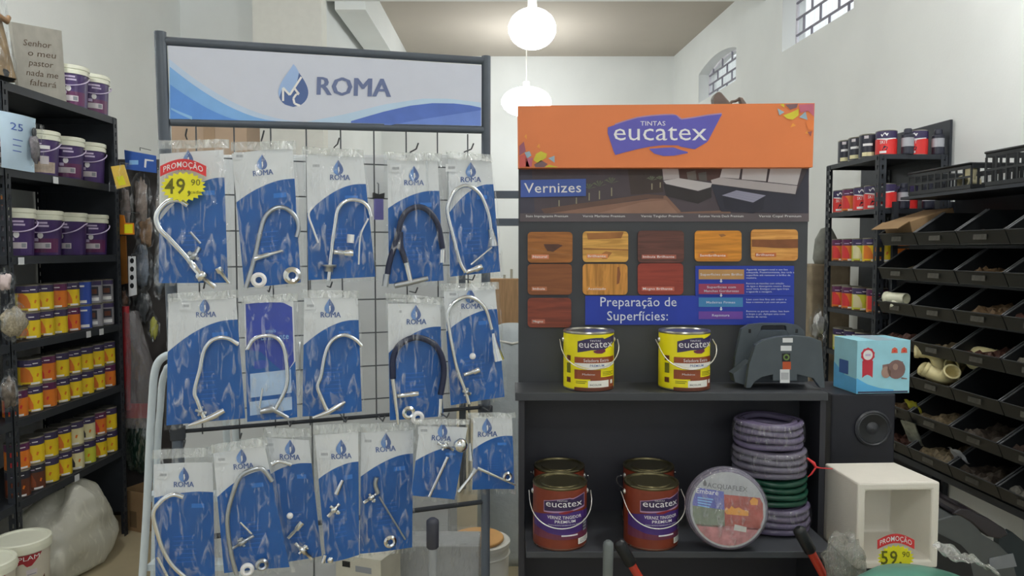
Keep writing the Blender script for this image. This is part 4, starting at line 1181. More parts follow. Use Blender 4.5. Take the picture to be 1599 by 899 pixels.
# ------------------------------------------------------------------ shelving with paint along the plain wall
LX0, LX1 = -2.44, -2.03                       # back and front of the shelving
LY0, LY1 = 2.55, 3.84
LZ = [2.175, 1.83, 1.475, 1.117, 0.80, 0.46]
def perforated(b, p, dx, dy, z1, w=0.034):
    """slotted angle post: two thin flanges with a row of real slots"""
    for ax in (0, 1):
        d = Vector((dx, 0, 0)) if ax == 0 else Vector((0, dy, 0))
        t = Vector((0, dy, 0)) * .0025 if ax == 0 else Vector((dx, 0, 0)) * .0025
        def bar(a, c, z0_, z1_):
            q = [p + d * a + Vector((0, 0, z0_)), p + d * c + Vector((0, 0, z0_)), p + d * c + Vector((0, 0, z1_)), p + d * a + Vector((0, 0, z1_))]
            b.prism(q, m_steel, t)
        bar(0, w * .36, 0, z1); bar(w * .64, w, 0, z1)
        z = 0.0
        while z < z1:
            bar(w * .36, w * .64, z, min(z + .022, z1)); z += .042
def shelving(name, label, X0, X1, Y0, Y1, zs, zt, loc, rz=0.0, mids=(), panel=True, th=.034):
    t = thing(name, loc, label, 'shelving', rz=rz)
    T = Matrix.Identity(4)
    for (x, dx) in ((X0, 1), (X1, -1)):
        for (y, dy) in [(Y0, 1), (Y1, -1)] + [(m, 1) for m in mids]:
            b = MB(); perforated(b, Vector((x, y, 0)), dx, dy, zt); b.build('upright', t)
    for z in zs:
        b = MB()
        e = .003
        b.box((X0 + e, Y0 + e, z - .003), (X1 - e, Y1 - e, z), m_steel)
        b.box((X1 - e - .004, Y0 + e, z - th), (X1 - e, Y1 - e, z - .003), m_steel)
        b.box((X0 + e, Y0 + e, z - th), (X0 + e + .004, Y1 - e, z - .003), m_steel)
        b.box((X0 + e + .004, Y0 + e, z - th), (X1 - e - .004, Y0 + e + .004, z - .003), m_steel)
        b.box((X0 + e + .004, Y1 - e - .004, z - th), (X1 - e - .004, Y1 - e, z - .003), m_steel)
        b.build('shelf', t)
    if panel:
        b = MB(); b.box((X0 + .004, Y1 + .001, .12), (X1 - .004, Y1 + .004, zt), m_steel); b.build('end_panel', t)
    return t
LB = Vector((-2.235, 3.2, 0))
lsh = shelving('paint_shelving', 'black slotted-angle shelving loaded with purple buckets and yellow cans', LX0 - LB.x, LX1 - LB.x, LY0 - LB.y, LY1 - LB.y, LZ, 2.172, LB, mids=(2.98 - LB.y,))
# price tickets on shelf edges
for px, py, z in ((87, 281, 1.83), (33, 403, 1.475), (138, 508, 1.117), (158, 506, 1.117), (120, 737, .46)):
    q = RMI  # unused frame, tickets sit on the front edge plane
    d = ray(px, py); s = (LX1 + .001 - 0) / d.x; p = CAM + d * s
    b = MB(); b.box((LX1 + .0005 - LB.x, p.y - .018 - LB.y, z - .036), (LX1 + .002 - LB.x, p.y + .018 - LB.y, z - .006), m_white)
    tag(b.build('price_ticket', lsh), 'white price ticket')

# plastic buckets
m_bp = mat('bucket_purple', (58, 38, 88), 0.35, var=0.15, scale=14)
m_bp2 = mat('bucket_magenta', (84, 34, 74), 0.35, var=0.12, scale=14)
m_bl = mat('bucket_lid_cream', (200, 202, 186), 0.4, var=0.02)
m_lil = mat('lilac_print', (176, 164, 190), 0.5)
m_gl = mat('grey_label_print', (178, 172, 176), 0.5)
BR, BH = .085, .20
def bucket_proto(name, loc, label, group, facing, art, body):
    t = thing(name, loc, label, 'bucket', group, rz=facing)
    b = MB()
    b.lathe([(0, 0), (BR * .88, 0), (BR * .96, BH - .045), (BR * .97, BH - .03)], body, 32)
    F = lambda k: (lambda x, y: Vector(((BR * (.88 + .09 * (y / (BH - .03))) + .0005 + .0004 * k) * math.sin(x / BR), -(BR * (.88 + .09 * (y / (BH - .03))) + .0005 + .0004 * k) * math.cos(x / BR), y)))
    art(b, F)
    b.build('bucket_body', t)
    b = MB(); b.lathe([(BR * .99, BH - .042), (BR * 1.03, BH - .042), (BR * 1.03, BH - .026), (BR * 1.0, BH - .024), (BR * 1.0, BH - .020), (BR * 1.05, BH - .018), (BR * 1.05, BH - .003), (BR * 1.0, BH), (BR * .93, BH), (BR * .9, BH - .006), (0, BH - .006)], m_bl, 32); b.build('lid', t)
    pts = []
    for i in range(21):
        a = -PI / 2 + PI * i / 20
        pts.append(((BR + .004) * math.sin(a), -(BR + .0045) * max(0.0, math.cos(a)) ** .5, BH - .05 - .05 * math.cos(a)))
    b = MB(); b.tube(pts, .0028, m_lil, 6); b.build('handle', t)
    return t
def bart(seed):
    rr = random.Random(seed)
    def art(b, F):
        b.rect(-.085, .012, .085, .075, m_bp2 if seed % 2 else m_bp, F(0), 12)
        b.rect(-.05 + .02 * rr.random(), .14, .03, .148, m_lil, F(2), 6)
        b.rect(-.01, .126, .036, .134, m_lil, F(2), 4)
        b.shape([(-.058 + .008 * math.cos(a * PI / 6), .142 + .008 * math.sin(a * PI / 6)) for a in range(12)], m_red, F(2))
        cx = rr.choice([.0, .03])
        b.shape([(cx + .012 * math.cos(a * PI / 6), .088 + .014 * math.sin(a * PI / 6)) for a in range(12)], m_txt, F(2))
        b.rect(-.035, .03, .045, .056, m_gl, F(2), 6)
        b.rect(.02, .034, .04, .052, m_grey, F(3), 3)
        b.rect(-.028, .062, -.008, .076, m_lil, F(2), 3)
    return art
def bart_pale(b, F):
    b.rect(-.085, .012, .085, .06, mat('bucket_photo_print', (160, 146, 132), .5, var=.3, scale=40), F(0), 12)
    b.rect(-.02, .116, .055, .132, m_txt, F(2), 6); b.rect(-.04, .135, .02, .141, m_lil, F(2), 6)
    b.rect(.012, .05, .05, .085, m_gl, F(2), 4)
bx = LX1 - .105
pa = bucket_proto('paint_bucket', (bx, 3.61, LZ[0] + .001), 'purple paint bucket on the topmost shelf, beside the grey plaque', 'purple buckets on the wall shelving', .5, bart(1), m_bp)
pb = bucket_proto('paint_bucket', (bx, 3.74, LZ[1] + .001), 'purple paint bucket at the aisle end of the second shelf', 'purple buckets on the wall shelving', .55, bart(2), m_bp)
pc = bucket_proto('paint_bucket', (bx, 3.36, LZ[1] + .001), 'purple bucket with a pale photo band, beside the blue handwritten sheet', 'purple buckets on the wall shelving', .5, bart_pale, m_bp)
dup(pa, (bx, 3.793, LZ[0] + .001), .7, 'purple paint bucket at the aisle end of the topmost shelf')
dup(pa, (bx, 3.555, LZ[1] + .001), .6, 'purple paint bucket on the second shelf, second from the aisle end')
d3 = ['purple paint bucket on the third shelf, beside the grey bottle with an orange cap', 'purple paint bucket on the third shelf, third from the aisle end', 'purple paint bucket on the third shelf, second from the aisle end', 'purple paint bucket at the aisle end of the third shelf']
for y, s, r, l in ((3.17, pb, .75, d3[0]), (3.365, pa, .5, d3[1]), (3.56, pb, .2, d3[2]), (3.745, pa, .6, d3[3])):
    dup(s, (bx, y, LZ[2] + .001), r, l)
# white bucket behind the blue sheet
wb = bucket_proto('paint_bucket', (bx, 3.165, LZ[1] + .001), 'white-lidded bucket hidden behind the pale blue handwritten sheet', 'purple buckets on the wall shelving', .5, lambda b, F: b.rect(-.08, .02, .08, .14, m_gl, F(0), 12), m_wplas)
q0 = Vector((bx + .10, 2.955, LZ[1] + .222))
b = MB()
def sheet(s, t):
    return Vector((.012 * math.sin(s * 3 + t * 2), s * .20, -.225 * t)) 
b.grid(sheet, 10, 8, mat('pale_blue_paper', (168, 190, 218), .6, var=.03))
b.grid(lambda s, t: sheet(s, t) - Vector((.001, 0, 0)), 10, 8, m_white)
sf = lambda k: (lambda x, y: sheet(x, y) + Vector((.0006 * k + .0005, 0, 0)))
ink = mat('blue_ink', (52, 84, 160), .6)
b.text('25', .42, .30, .13, ink, sf(1), width=.34)
for i, w in enumerate((.3, .26, .28)): b.rect(.30, .46 + .1 * i, .30 + w, .475 + .1 * i, ink, sf(1), 4)
sht = b.build('handwritten_sheet', loc=q0, rz=-.12)
tag(sht, 'pale blue sheet with a handwritten 25, draped over the first bucket of the second shelf', 'paper sheet')
b = MB()
b.ball((0, 0, 0), (.012, .026, .055), mat('grey_pellets', (96, 92, 96), .5, var=.3, scale=80), lump=.5, seed=3)
b.ball((0, 0, .065), (.008, .012, .02), m_bplas)
tl = thing('bagged_tool', q0 + Vector((.032, .175, -.125)), 'dark tool in a small clear bag hanging on the blue sheet', 'bagged tool')
b.build('tool', tl)
b = MB(); b.grid(lambda s, t: Vector((.018, -.045 + .09 * s, .10 - .19 * t)) + Vector((.004 * noise.noise(Vector((s * 5, t * 6, 3))), 0, 0)), 8, 12, m_film); b.build('clear_bag', tl)

# grey bottle with orange cap
t = thing('bottle', (bx + .045, 3.02, LZ[2] + .001), 'grey bottle with an orange cap standing at the end of the third shelf', 'bottle')
b = MB(); b.lathe([(0, 0), (.035, 0), (.037, .01), (.037, .15), (.03, .185), (.015, .2), (.014, .215)], mat('grey_bottle', (110, 104, 112), .35), 24); b.build('bottle_body', t)
b = MB(); b.lathe([(.018, .205), (.018, .24), (.014, .245), (0, .245)], mat('orange_cap', (206, 128, 60), .4), 20); b.build('cap', t)

# plaque
PQ = [(24, 36), (96, 48), (104, 158), (40, 152)]
def lp_(px, py, X):
    d = ray(px, py); return CAM + d * (X / d.x)
A = Vector((-2.11, 3.02, 0)); Bq = Vector((-2.085, 3.45, 0))
nrm = Vector((Bq - A)).cross(Vector((0, 0, 1))).normalized()
def onpl(px, py, off=0.0):
    d = ray(px, py); n = nrm
    return CAM + d * ((A - CAM).dot(n) + off) / d.dot(n)
base = onpl(70, 158); base.z = LZ[0] + .001
T = Matrix.Translation(-base)
b = MB(T)
P4 = [onpl(18, 34), onpl(96, 48), onpl(104, 156), onpl(30, 150)]
P4[2].z = P4[3].z = LZ[0] + .002
b.prism(P4, mat('weathered_grey_board', (150, 148, 140), .8, var=.08), nrm * (-.014))
m_ink = mat('brown_script', (92, 78, 66), .7)
pf = lambda x, y: onpl(x, y, .001)
sgn = 1 if nrm.dot(CAM - A) > 0 else -1
pf = lambda x, y: onpl(x, y, .0012 * sgn)
for s_, x, y, w in (('Senhor', 58, 73, 44), ('o meu', 65, 89, 44), ('pastor', 64, 104, 38), ('nada me', 66, 120, 50), ('faltará', 67, 135, 42)):
    b.text(s_, x, y, 9.5, m_ink, pf, width=w, ang=.12)
tag(b.build('wall_plaque', loc=base), 'grey board with a scripted verse leaning on the topmost shelf', 'plaque')

# wrapped statue
stt = thing('statue', (-2.085, 2.995, LZ[0] + .012), 'brown robed religious statue wrapped in clear film on the topmost shelf', 'statue')
m_rb = mat('bronze_robe', (110, 92, 66), .5, var=.25, scale=20)
b = MB()
def robe(s, t):
    a = s * 2 * PI
    w = .062 * (1 - t) ** .8 + .022
    w *= 1 + .09 * math.sin(7 * a) * (1 - t)
    return Vector((w * math.cos(a), w * 1.05 * math.sin(a), .33 * t))
b.grid(robe, 42, 14, m_rb); b.build('robe', stt)
b = MB(); b.ball((0, 0, .36), (.032, .034, .04), mat('bronze_face', (124, 98, 72), .5)); b.lathe([(.034, .375), (.04, .40), (.03, .41), (.012, .43), (0, .44)], mat('gilt', (160, 130, 60), .35, metal=.5), 16)
b.build('head', stt)
b = MB(); b.tube([(.055, -.035, .24), (.075, 0, .22), (.06, .03, .245)], .011, mat('bronze_face', (124, 98, 72), .5), 8); b.build('hands', stt)
b = MB(); b.lathe([(0, 0), (.08, 0), (.08, .02), (.076, .03)], m_bplas, 24); b.build('base', stt)
b = MB(); b.grid(lambda s, t: Vector(((.090 - .035 * t) * math.cos(2 * PI * s), (.090 - .035 * t) * math.sin(2 * PI * s), .42 * t)) + .010 * noise.noise_vector(Vector((s * 9, t * 6, 2))), 30, 14, m_film); b.build('film_wrap', stt)

# small cans
def ring_can(R, H, segs, lid=m_tin, art=None):
    def mk():
        b = MB()
        prof = [(R - .001, 0, m_tin), (R, .003, m_tin)]
        z = .004
        for frac, m in segs:
            prof.append((R, z, m)); z = .004 + frac * (H - .01)
        prof += [(R, H - .006, m_tin), (R + .001, H - .003, m_tin), (R - .002, H, lid), (R - .008, H - .003, lid), (0, H - .003)]
        b.lathe(prof, m_tin, 24)
        b.lathe([(0, 0), (R - .001, 0)], m_tin, 24)
        F = lambda k: (lambda x, y: Vector(((R + .0004 * (k + 1)) * math.sin(x / R), -(R + .0004 * (k + 1)) * math.cos(x / R), y)))
        if art: art(b, F, R, H)
        return b
    return mk
m_cano = mat('can_orange', (196, 108, 34), .4, var=.06)
m_cang = mat('can_lime', (178, 182, 58), .4, var=.06)
m_canw = mat('can_pale', (196, 190, 150), .4, var=.06)
m_cans = mat('can_silver', (128, 128, 134), .4, var=.08)
m_canb = mat('can_blue', (44, 70, 150), .4, var=.06)
m_canr = mat('can_bright_red', (196, 46, 44), .4, var=.06)
m_cany = mat('can_golden', (214, 178, 30), .4, var=.05)
m_cann = mat('can_near_black', (34, 36, 48), .4, var=.08)
def art_e(main, swirl, top):
    def a(b, F, R, H):
        b.rect(-.05, H * .70, .05, H * .95, top, F(0), 12)
        b.band([(-.048, H * .68, H * .14), (-.03, H * .70, H * .14), (-.012, H * .58, H * .14), (.0, H * .30, H * .14)], swirl, F(1), 12)
        b.rect(.0, H * .80, .022, H * .835, m_txt, F(1), 4)
        b.rect(-.03, H * .77, -.004, H * .80, m_lil, F(1), 3)
        b.rect(-.008, H * .05, .03, H * .12, m_txt, F(1), 4)
        b.rect(-.04, H * .03, -.01, H * .07, m_cb2, F(1), 4)
        b.shape([(.018, H * .45), (.026, H * .42), (.02, H * .30), (.014, H * .34)], m_cano if main is not m_cano else m_red, F(2))
    return a
def art_pic(b, F, R, H):
    b.rect(-.045, H * .78, .045, H * .96, m_ci, F(0), 10)
    b.rect(-.022, H * .34, .024, H * .72, m_cann, F(1), 6); b.rect(-.014, H * .42, .016, H * .62, m_cb2, F(2), 4); b.rect(-.02, H * .12, .026, H * .26, m_txt, F(1), 4)
def art_red9(b, F, R, H):
    b.rect(-.05, H * .66, .05, H * .96, m_ci, F(0), 12); b.band([(-.048, H * .66, H * .69), (0, H * .60, H * .66), (.048, H * .66, H * .69)], m_txt, F(1), 10)
    b.shape([(-.026, H * .83), (-.008, H * .90), (.008, H * .86), (.002, H * .76), (-.02, H * .74)], m_txt, F(1))
    b.text('SKIT', -.012, H * .46, H * .13, m_txt, lambda x, y: F(1)(x, 2 * H * .46 - y), width=.034)
    b.rect(-.03, H * .08, .0, H * .17, m_txt, F(1), 4); b.shape([(-.018, H * .2), (.002, H * .2), (.006, H * .32), (-.01, H * .38)], m_cann, F(1))
def art_dark9(b, F, R, H):
    b.rect(-.024, H * .80, -.004, H * .92, m_gl, F(1), 4); b.rect(-.03, H * .50, .014, H * .60, m_txt, F(1), 6); b.rect(-.034, H * .08, .022, H * .24, m_canw, F(1), 8)
CANR, CANH = .0465, .116
PROT = {}
STY = {
 'yellow': ([(.72, m_cany), (1, m_ci)], art_e(m_cany, m_cano, m_ci), 'golden can,'),
 'orange': ([(.72, m_cano), (1, m_bp2)], art_e(m_cano, m_red, m_bp2), 'orange can,'),
 'lime': ([(.72, m_cang), (1, m_ci)], art_e(m_cang, m_canw, m_ci), 'lime can,'),
 'pale': ([(.72, m_canw), (1, m_ci)], art_e(m_canw, m_cann, m_ci), 'pale cream can,'),
 'silver': ([(1, m_cans)], art_pic, 'silver can,'),
 'blue': ([(1, m_canb)], lambda b, F, R, H: (b.rect(-.03, H * .08, .03, H * .2, m_txt, F(1), 6), b.rect(-.02, H * .75, .02, H * .82, m_txt, F(1), 4)), 'plain blue can,'),
 'brown': ([(.7, m_cb2), (1, m_cann)], art_e(m_cb2, m_cb, m_cann), 'dark brown can,'),
 'red': ([(.68, m_canr), (1, m_ci)], art_red9, 'bright red can,'),
 'dark': ([(1, m_cann)], art_dark9, 'near-black can,'),
}
def small_can(style, loc, rz, label, group):
    if style not in PROT:
        segs, art, _ = STY[style]
        b = ring_can(CANR, CANH, segs, art=art)()
        o = b.build('small_paint_can', loc=loc, rz=rz)
        PROT[style] = o
    else:
        o = PROT[style].copy(); COL.objects.link(o); o.location = loc; o.rotation_euler.z = rz
    return tag(o, label, 'paint can', group)
ORD = ['first', 'second', 'third', 'fourth', 'fifth', 'sixth', 'seventh', 'eighth', 'ninth']
def can_rows(shelf_z, rows, where):
    for tier, (styles, ys) in enumerate(rows):
        n = len(styles)
        for i, (s, y) in enumerate(zip(styles, ys)):
            k = n - 1 - i
            small_can(s, (LX1 - .06, y, shelf_z + .001 + (CANH + .001) * tier), .62 + .25 * math.sin(i * 2.3 + tier), '%s %s from the aisle end, %s tier, %s' % (STY[s][2], ORD[k], ('lower', 'upper')[tier], where), 'small cans on the wall shelving')
def ysp(n, end=3.775, st=.099): return [end - st * (n - 1 - i) for i in range(n)]
Y_, O_, G_, P_2, S_, B_, K_ = 'yellow', 'orange', 'lime', 'pale', 'silver', 'blue', 'brown'
can_rows(LZ[3], [([Y_, Y_, Y_, O_, B_, S_, S_], ysp(7)), ([Y_, Y_, O_, Y_, B_, S_, S_], ysp(7))], 'shelf under the buckets')
can_rows(LZ[4], [([O_, Y_, O_, Y_, Y_, Y_, Y_, O_], ysp(8)), ([Y_, O_, Y_, Y_, Y_, Y_, Y_], ysp(7))], 'middle can shelf')
can_rows(LZ[5], [([K_, K_, Y_, Y_, P_2, G_, Y_, Y_], ysp(8)), ([O_, Y_, Y_, Y_, P_2, P_2, O_, Y_], ysp(8))], 'lowest can shelf')
# yellow carton with an open flap leaning on the upper tier
# bags hanging off the shelf edges
def lumpbag(name, loc, r, label, cat, inner, m_in, seed, film=m_film, tie=None):
    t = thing(name, loc, label, cat)
    b = MB()
    if inner == 'pellets':
        rr = random.Random(seed)
        b.ball((0, 0, 0), (r[0] * .8, r[1] * .85, r[2] * .7), m_in, 18, 12, lump=.35, seed=seed)
        o = b.build('contents', t); o['kind'] = 'stuff'
    elif inner == 'item':
        b.ball((0, 0, 0), (r[0] * .6, r[1] * .5, r[2] * .75), m_in, 14, 10, lump=.7, seed=seed); b.build('contents', t)
    b = MB(); b.ball((0, 0, 0), r, film, 22, 16, lump=.25, seed=seed + 5)
    b.tube([(0, 0, r[2] * .9), (.004, .003, r[2] * 1.15), (-.003, .004, r[2] * 1.3)], [r[1] * .35, r[1] * .16, r[1] * .35], film, 8)
    b.build('clear_bag', t)
    return t
def lp(px, py, X):
    d = ray(px, py); return CAM + d * (X / d.x)
lumpbag('hanging_bag', lp(22, 502, -1.965), (.04, .075, .08), 'clear bag of pale pellets hanging from the shelf under the buckets', 'bag', 'pellets', mat('pale_pellets', (150, 140, 118), .7, var=.4, scale=130), 2)
lumpbag('hanging_bag', lp(8, 440, -1.955), (.03, .05, .04), 'small clear bag with a pinkish white card above the pellet bag', 'bag', 'item', mat('pinkish_white', (196, 178, 176), .6), 4)
lumpbag('hanging_bag', lp(14, 615, -1.97), (.035, .06, .07), 'dull clear bag of dark hardware hanging by the middle can shelf', 'bag', 'item', mat('dark_hardware', (96, 86, 76), .5, var=.4, scale=60), 7)

# carton and translucent sack on the floor
A_ = atz(147, 851, 0); 
t = thing('cardboard_box', (-2.10, 3.915, 0), 'open kraft cardboard box on the floor at the end of the paint shelving', 'box', rz=-.42)
m_kr2 = mat('kraft_inside', (96, 78, 54), .9)
w, dd, hh, th_ = .17, .15, .215, .004
b = MB()
b.box((0, 0, 0), (w, dd, th_), m_kraft)
for lo, hi in (((0, 0, th_), (w, th_, hh)), ((0, dd - th_, th_), (w, dd, hh)), ((0, th_, th_), (th_, dd - th_, hh)), ((w - th_, th_, th_), (w, dd - th_, hh))): b.box(lo, hi, m_kraft)
b.box((w * .35, -.0006, .02), (w * .65, 0, hh * .5), m_kr2)
b.build('box_body', t)
b = MB(); b.prism([(w - .003, th_, hh), (w - .003, dd - th_, hh), (w + .03, dd - th_, hh - .075), (w + .03, th_, hh - .075)], m_kraft, (.003, 0, 0)); b.prism([(th_, dd, hh), (w - th_, dd, hh), (w - th_, dd + .04, hh - .05), (th_, dd + .04, hh - .05)], m_kraft, (0, .003, 0)); b.build('flap', t)
sk = thing('plastic_sack', (-2.10, 3.42, 0), 'bulging translucent white plastic sack slumped on the floor in front of the shelving', 'sack')
b = MB()
m_sk = film_mat('translucent_sack', (232, 232, 218), .72, .95, haze=.88, scale=12)
def sack(s, t):
    a = s * 2 * PI
    prof = [(0.0, .10), (.02, .19), (.16, .215), (.30, .20), (.40, .16), (.46, .09), (.48, .0)]
    x = t * (len(prof) - 1); i = min(int(x), len(prof) - 2); f_ = x - i
    z = prof[i][0] + (prof[i + 1][0] - prof[i][0]) * f_; r = prof[i][1] + (prof[i + 1][1] - prof[i][1]) * f_
    nz = noise.noise(Vector((math.cos(a) * 2, math.sin(a) * 2, z * 6))) + .45 * noise.noise(Vector((math.cos(a) * 6, math.sin(a) * 6, z * 16)))
    r *= 1 + .16 * nz
    return Vector((r * .80 * math.cos(a), r * 1.25 * math.sin(a), max(0.002, z * (.78 + .16 * noise.noise(Vector((math.cos(a) * 1.3, math.sin(a) * 1.3, 4)))))))
b.grid(sack, 44, 26, m_sk); b.build('sack_skin', sk)
b = MB(); b.ball((-.03, -.10, .13), (.09, .10, .11), mat('grey_green_bundle', (120, 128, 112), .7, var=.15), 16, 10, lump=.3, seed=1); b.ball((.0, .09, .15), (.09, .11, .12), mat('cream_bundle', (196, 192, 172), .7, var=.08), 16, 10, lump=.3, seed=2)
b.build('contents', sk)

# white buckets at the near corner
m_wb = mat('white_bucket', (176, 172, 160), .45, var=.03)
def pail(loc, R, H, label):
    t = thing('plaster_bucket', loc, label, 'bucket', 'white buckets by the shelving', rz=.62)
    b = MB(); b.lathe([(0, 0), (R * .85, 0), (R * .97, H - .04), (R * .97, H - .02)], m_wb, 36)
    rf = lambda y: R * (.85 + .12 * y / (H - .04))
    F = lambda k: (lambda x, y: Vector(((rf(y) + .0006 * (k + 1)) * math.sin(x / R), -(rf(y) + .0006 * (k + 1)) * math.cos(x / R), y)))
    b.band([(-.10, H - .045, H - .082), (-.07, H - .045, H - .088), (-.03, H - .045, H - .085), (.0, H - .045, H - .075), (.012, H - .045, H - .092), (.03, H - .045, H - .09), (.06, H - .045, H - .06), (.07, H - .045, H - .048)], mat('crimson_print', (140, 34, 44), .45), F(1), 30)
    b.text('PLAM', .022, H - .066, .017, m_txt, lambda x, y: F(3)(x, 2 * (H - .066) - y), width=.075)
    b.rect(.01, H - .128, .05, H - .105, m_gl, F(1), 6); b.rect(.014, H - .125, .046, H - .122, m_grey, F(2), 3); b.rect(-.05, H - .16, -.02, H - .15, m_grey, F(1), 4)
    b.shape([(.05, H - .19), (.07, H - .16), (.085, H - .14), (.09, H - .19)], m_cb2, F(1))
    b.build('bucket_body', t)
    b = MB(); b.lathe([(R * .98, H - .04), (R * 1.04, H - .04), (R * 1.05, H - .02), (R * 1.04, H - .004), (R * 1.0, H), (R * .9, H), (R * .87, H - .006), (0, H - .006)], m_bl, 36); b.build('lid', t)
    return t
zl_ = .37
pail((atz(33, 838, .37).x, atz(33, 838, .37).y, 0), .100, .37, 'white plaster bucket with a red label band, on the floor before the translucent sack')
qq = at(-14, 868, 2.72)
pail((-1.905, 2.61, 0), .10, .385, 'white plaster bucket mostly cut off by the picture edge')

# ------------------------------------------------------------------ hardware display between the shelving and the rack
HB = Vector((-1.80, 4.12, 0))
t = thing('hardware_panel', HB, 'dark upright hardware panel with hooks, behind the end of the paint shelving', 'display panel')
b = MB(); b.box((-.62, 0, 0.0), (.42, .02, 2.0), mat('dark_taupe_board', (56, 53, 52), .7, var=.15)); b.build('board', t)
YP = 4.07
def onw(px, py, Y=YP): return at(px, py, Y)
def hung(name, label, cat, pts, Y, m, th=.008, film=False, decor=None, grp=None, yback=4.119):
    P = [onw(x, y, Y) for x, y in pts]
    c = sum(P, Vector()) / len(P); c.z = max(p.z for p in P)
    t = thing(name, c, label, cat, grp)
    b = MB(Matrix.Translation(-c)); b.prism(P, m, (0, th, 0))
    if decor: decor(b, lambda k: (lambda x, y: onw(x, y, Y - .0006 * k)))
    b.build('card', t)
    if film:
        x0 = min(p[0] for p in pts) - 3; x1 = max(p[0] for p in pts) + 3; y0 = min(p[1] for p in pts) - 3; y1 = max(p[1] for p in pts) + 4
        b = MB(Matrix.Translation(-c))
        b.grid(lambda s, q: onw(x0 + (x1 - x0) * s, y0 + (y1 - y0) * q, Y - .012 - .006 * noise.noise(Vector((s * 4, q * 6, x0)))), 8, 12, m_film); b.build('clear_bag', t)
    # hanging wire back to the board
    b = MB(Matrix.Translation(-c)); b.tube([c + Vector((0, 0, -.004)), c + Vector((0, 0, .012)), Vector((c.x, yback, c.z + .014))], .002, m_wire, 6); b.build('hook_wire', t)
    return t
G1 = 'hardware packs on the dark panel'
hung('hanging_pack', 'blue header card pack with a white handle drawing, hanging beside the rack post', 'hardware pack', [(194, 234), (243, 243), (244, 270), (196, 264)], 4.00, mat('pack_blue', (48, 84, 156), .5, var=.08), decor=lambda b, f: (b.rect(202, 250, 216, 257, m_bluel, f(1), 2), b.shape([(226, 248), (240, 250), (240, 252), (229, 251), (228, 262), (225, 261)], m_txt, f(1))), grp=G1)
hung('hanging_pack', 'yellow and orange price card in a clear sleeve by the shelving end', 'hardware pack', [(173, 260), (193, 257), (203, 290), (182, 295)], 3.72, mat('pack_yellow', (214, 170, 70), .5, var=.12), film=True, decor=lambda b, f: b.shape([(181, 276), (192, 274), (197, 288), (186, 290)], m_yel, f(1)), grp=G1, yback=3.80)
for k, (x, y, rx, rz_, c, l) in enumerate(((220, 315, .06, .16, (120, 108, 100), 'brownish clear bag hanging below the blue header card'), (196, 325, .04, .13, (128, 118, 116), 'narrow clear bag hanging below the yellow price card'), (228, 362, .06, .09, (122, 98, 74), 'brown paper bag low on the dark panel'), (222, 415, .06, .15, (104, 112, 124), 'bluish clear bag of small parts low on the dark panel'), (222, 478, .055, .09, (70, 74, 78), 'dark clear bag of fittings at the foot of the dark panel'), (250, 335, .045, .13, (132, 122, 112), 'greyish clear bag half hidden behind the priced faucet pack'), (248, 430, .05, .13, (96, 104, 112), 'grey clear bag half hidden behind the first two rows of faucet packs'), (194, 470, .035, .06, (110, 84, 70), 'small brown bag on the dark panel beside the white card of round parts'))):
    c_ = onw(x, y, (4.07, 4.03, 3.99, 4.07, 4.07, 4.08, 4.08, 4.08)[k])
    o = lumpbag('hanging_bag', c_, (rx, .022, rz_), l, 'bag', 'item', mat('bag_fill_%d_%d_%d' % c, c, .7, var=.35, scale=35), k + 11)
hung('hanging_pack', 'orange packet with a darker square above, at the shelving end', 'hardware pack', [(181, 334), (193, 336), (195, 348), (208, 348), (209, 366), (182, 366)], 3.90, mat('pack_orange', (200, 122, 34), .5, var=.1), decor=lambda b, f: b.shape([(194, 350), (207, 350), (207, 364), (194, 364)], m_yel, f(1)), grp=G1)
hung('hanging_pack', 'long orange-brown strip hanging at the shelving end', 'hardware pack', [(183, 368), (196, 368), (199, 442), (186, 445)], 3.98, mat('pack_brown', (140, 92, 40), .5, var=.1), grp=G1)
hung('hanging_pack', 'narrow white card with a column of black round parts', 'hardware pack', [(200, 400), (211, 400), (213, 460), (201, 463)], 3.95, m_white, decor=lambda b, f: [b.shape([(206 + 3.2 * math.cos(a * PI / 5), 407 + 13 * i + 4.2 * math.sin(a * PI / 5)) for a in range(10)], m_bplas, f(1)) for i in range(4)], grp=G1)
c_ = onw(238, 515, 3.9)
lumpbag('hanging_bag', onw(240, 512, 3.98), (.035, .02, .07), 'white pointed bag with a yellow green base, beside the dark panel', 'bag', 'item', mat('yellow_green_fill', (160, 160, 70), .6), 33)
# long clear bag with a red broom
t = thing('bagged_broom', onw(212, 490, 3.90), 'long clear bag with a red brush inside, hanging at the shelving end', 'bagged brush')
T = Matrix.Translation(-Vector(t.location))
b = MB(T); b.tube([onw(196, 478, 3.9), onw(198, 560, 3.9), onw(200, 640, 3.9)], [.018, .022, .012], mat('brush_red', (150, 40, 48), .5), 10); b.box(onw(193, 652, 3.92), onw(236, 632, 3.88) + Vector((0, .03, 0)), mat('brush_red', (150, 40, 48), .5)); b.build('brush', t)
b = MB(T)
def lb_(s, q):
    x0 = 196 - 2 * q; x1 = 214 + 26 * min(1, q * 2.2)
    a = s * 2 * PI
    p = onw((x0 + x1) / 2 + (x1 - x0) / 2 * math.cos(a) * .95, 486 + 180 * q, 3.9)
    p.y += .04 * math.sin(a); p += .012 * noise.noise_vector(Vector((math.cos(a) * 2, math.sin(a) * 2, q * 7)))
    return p
b.grid(lb_, 22, 22, film_mat('hazy_film', (150, 146, 150), .35, .7, haze=.8, scale=12)); b.build('clear_bag', t)
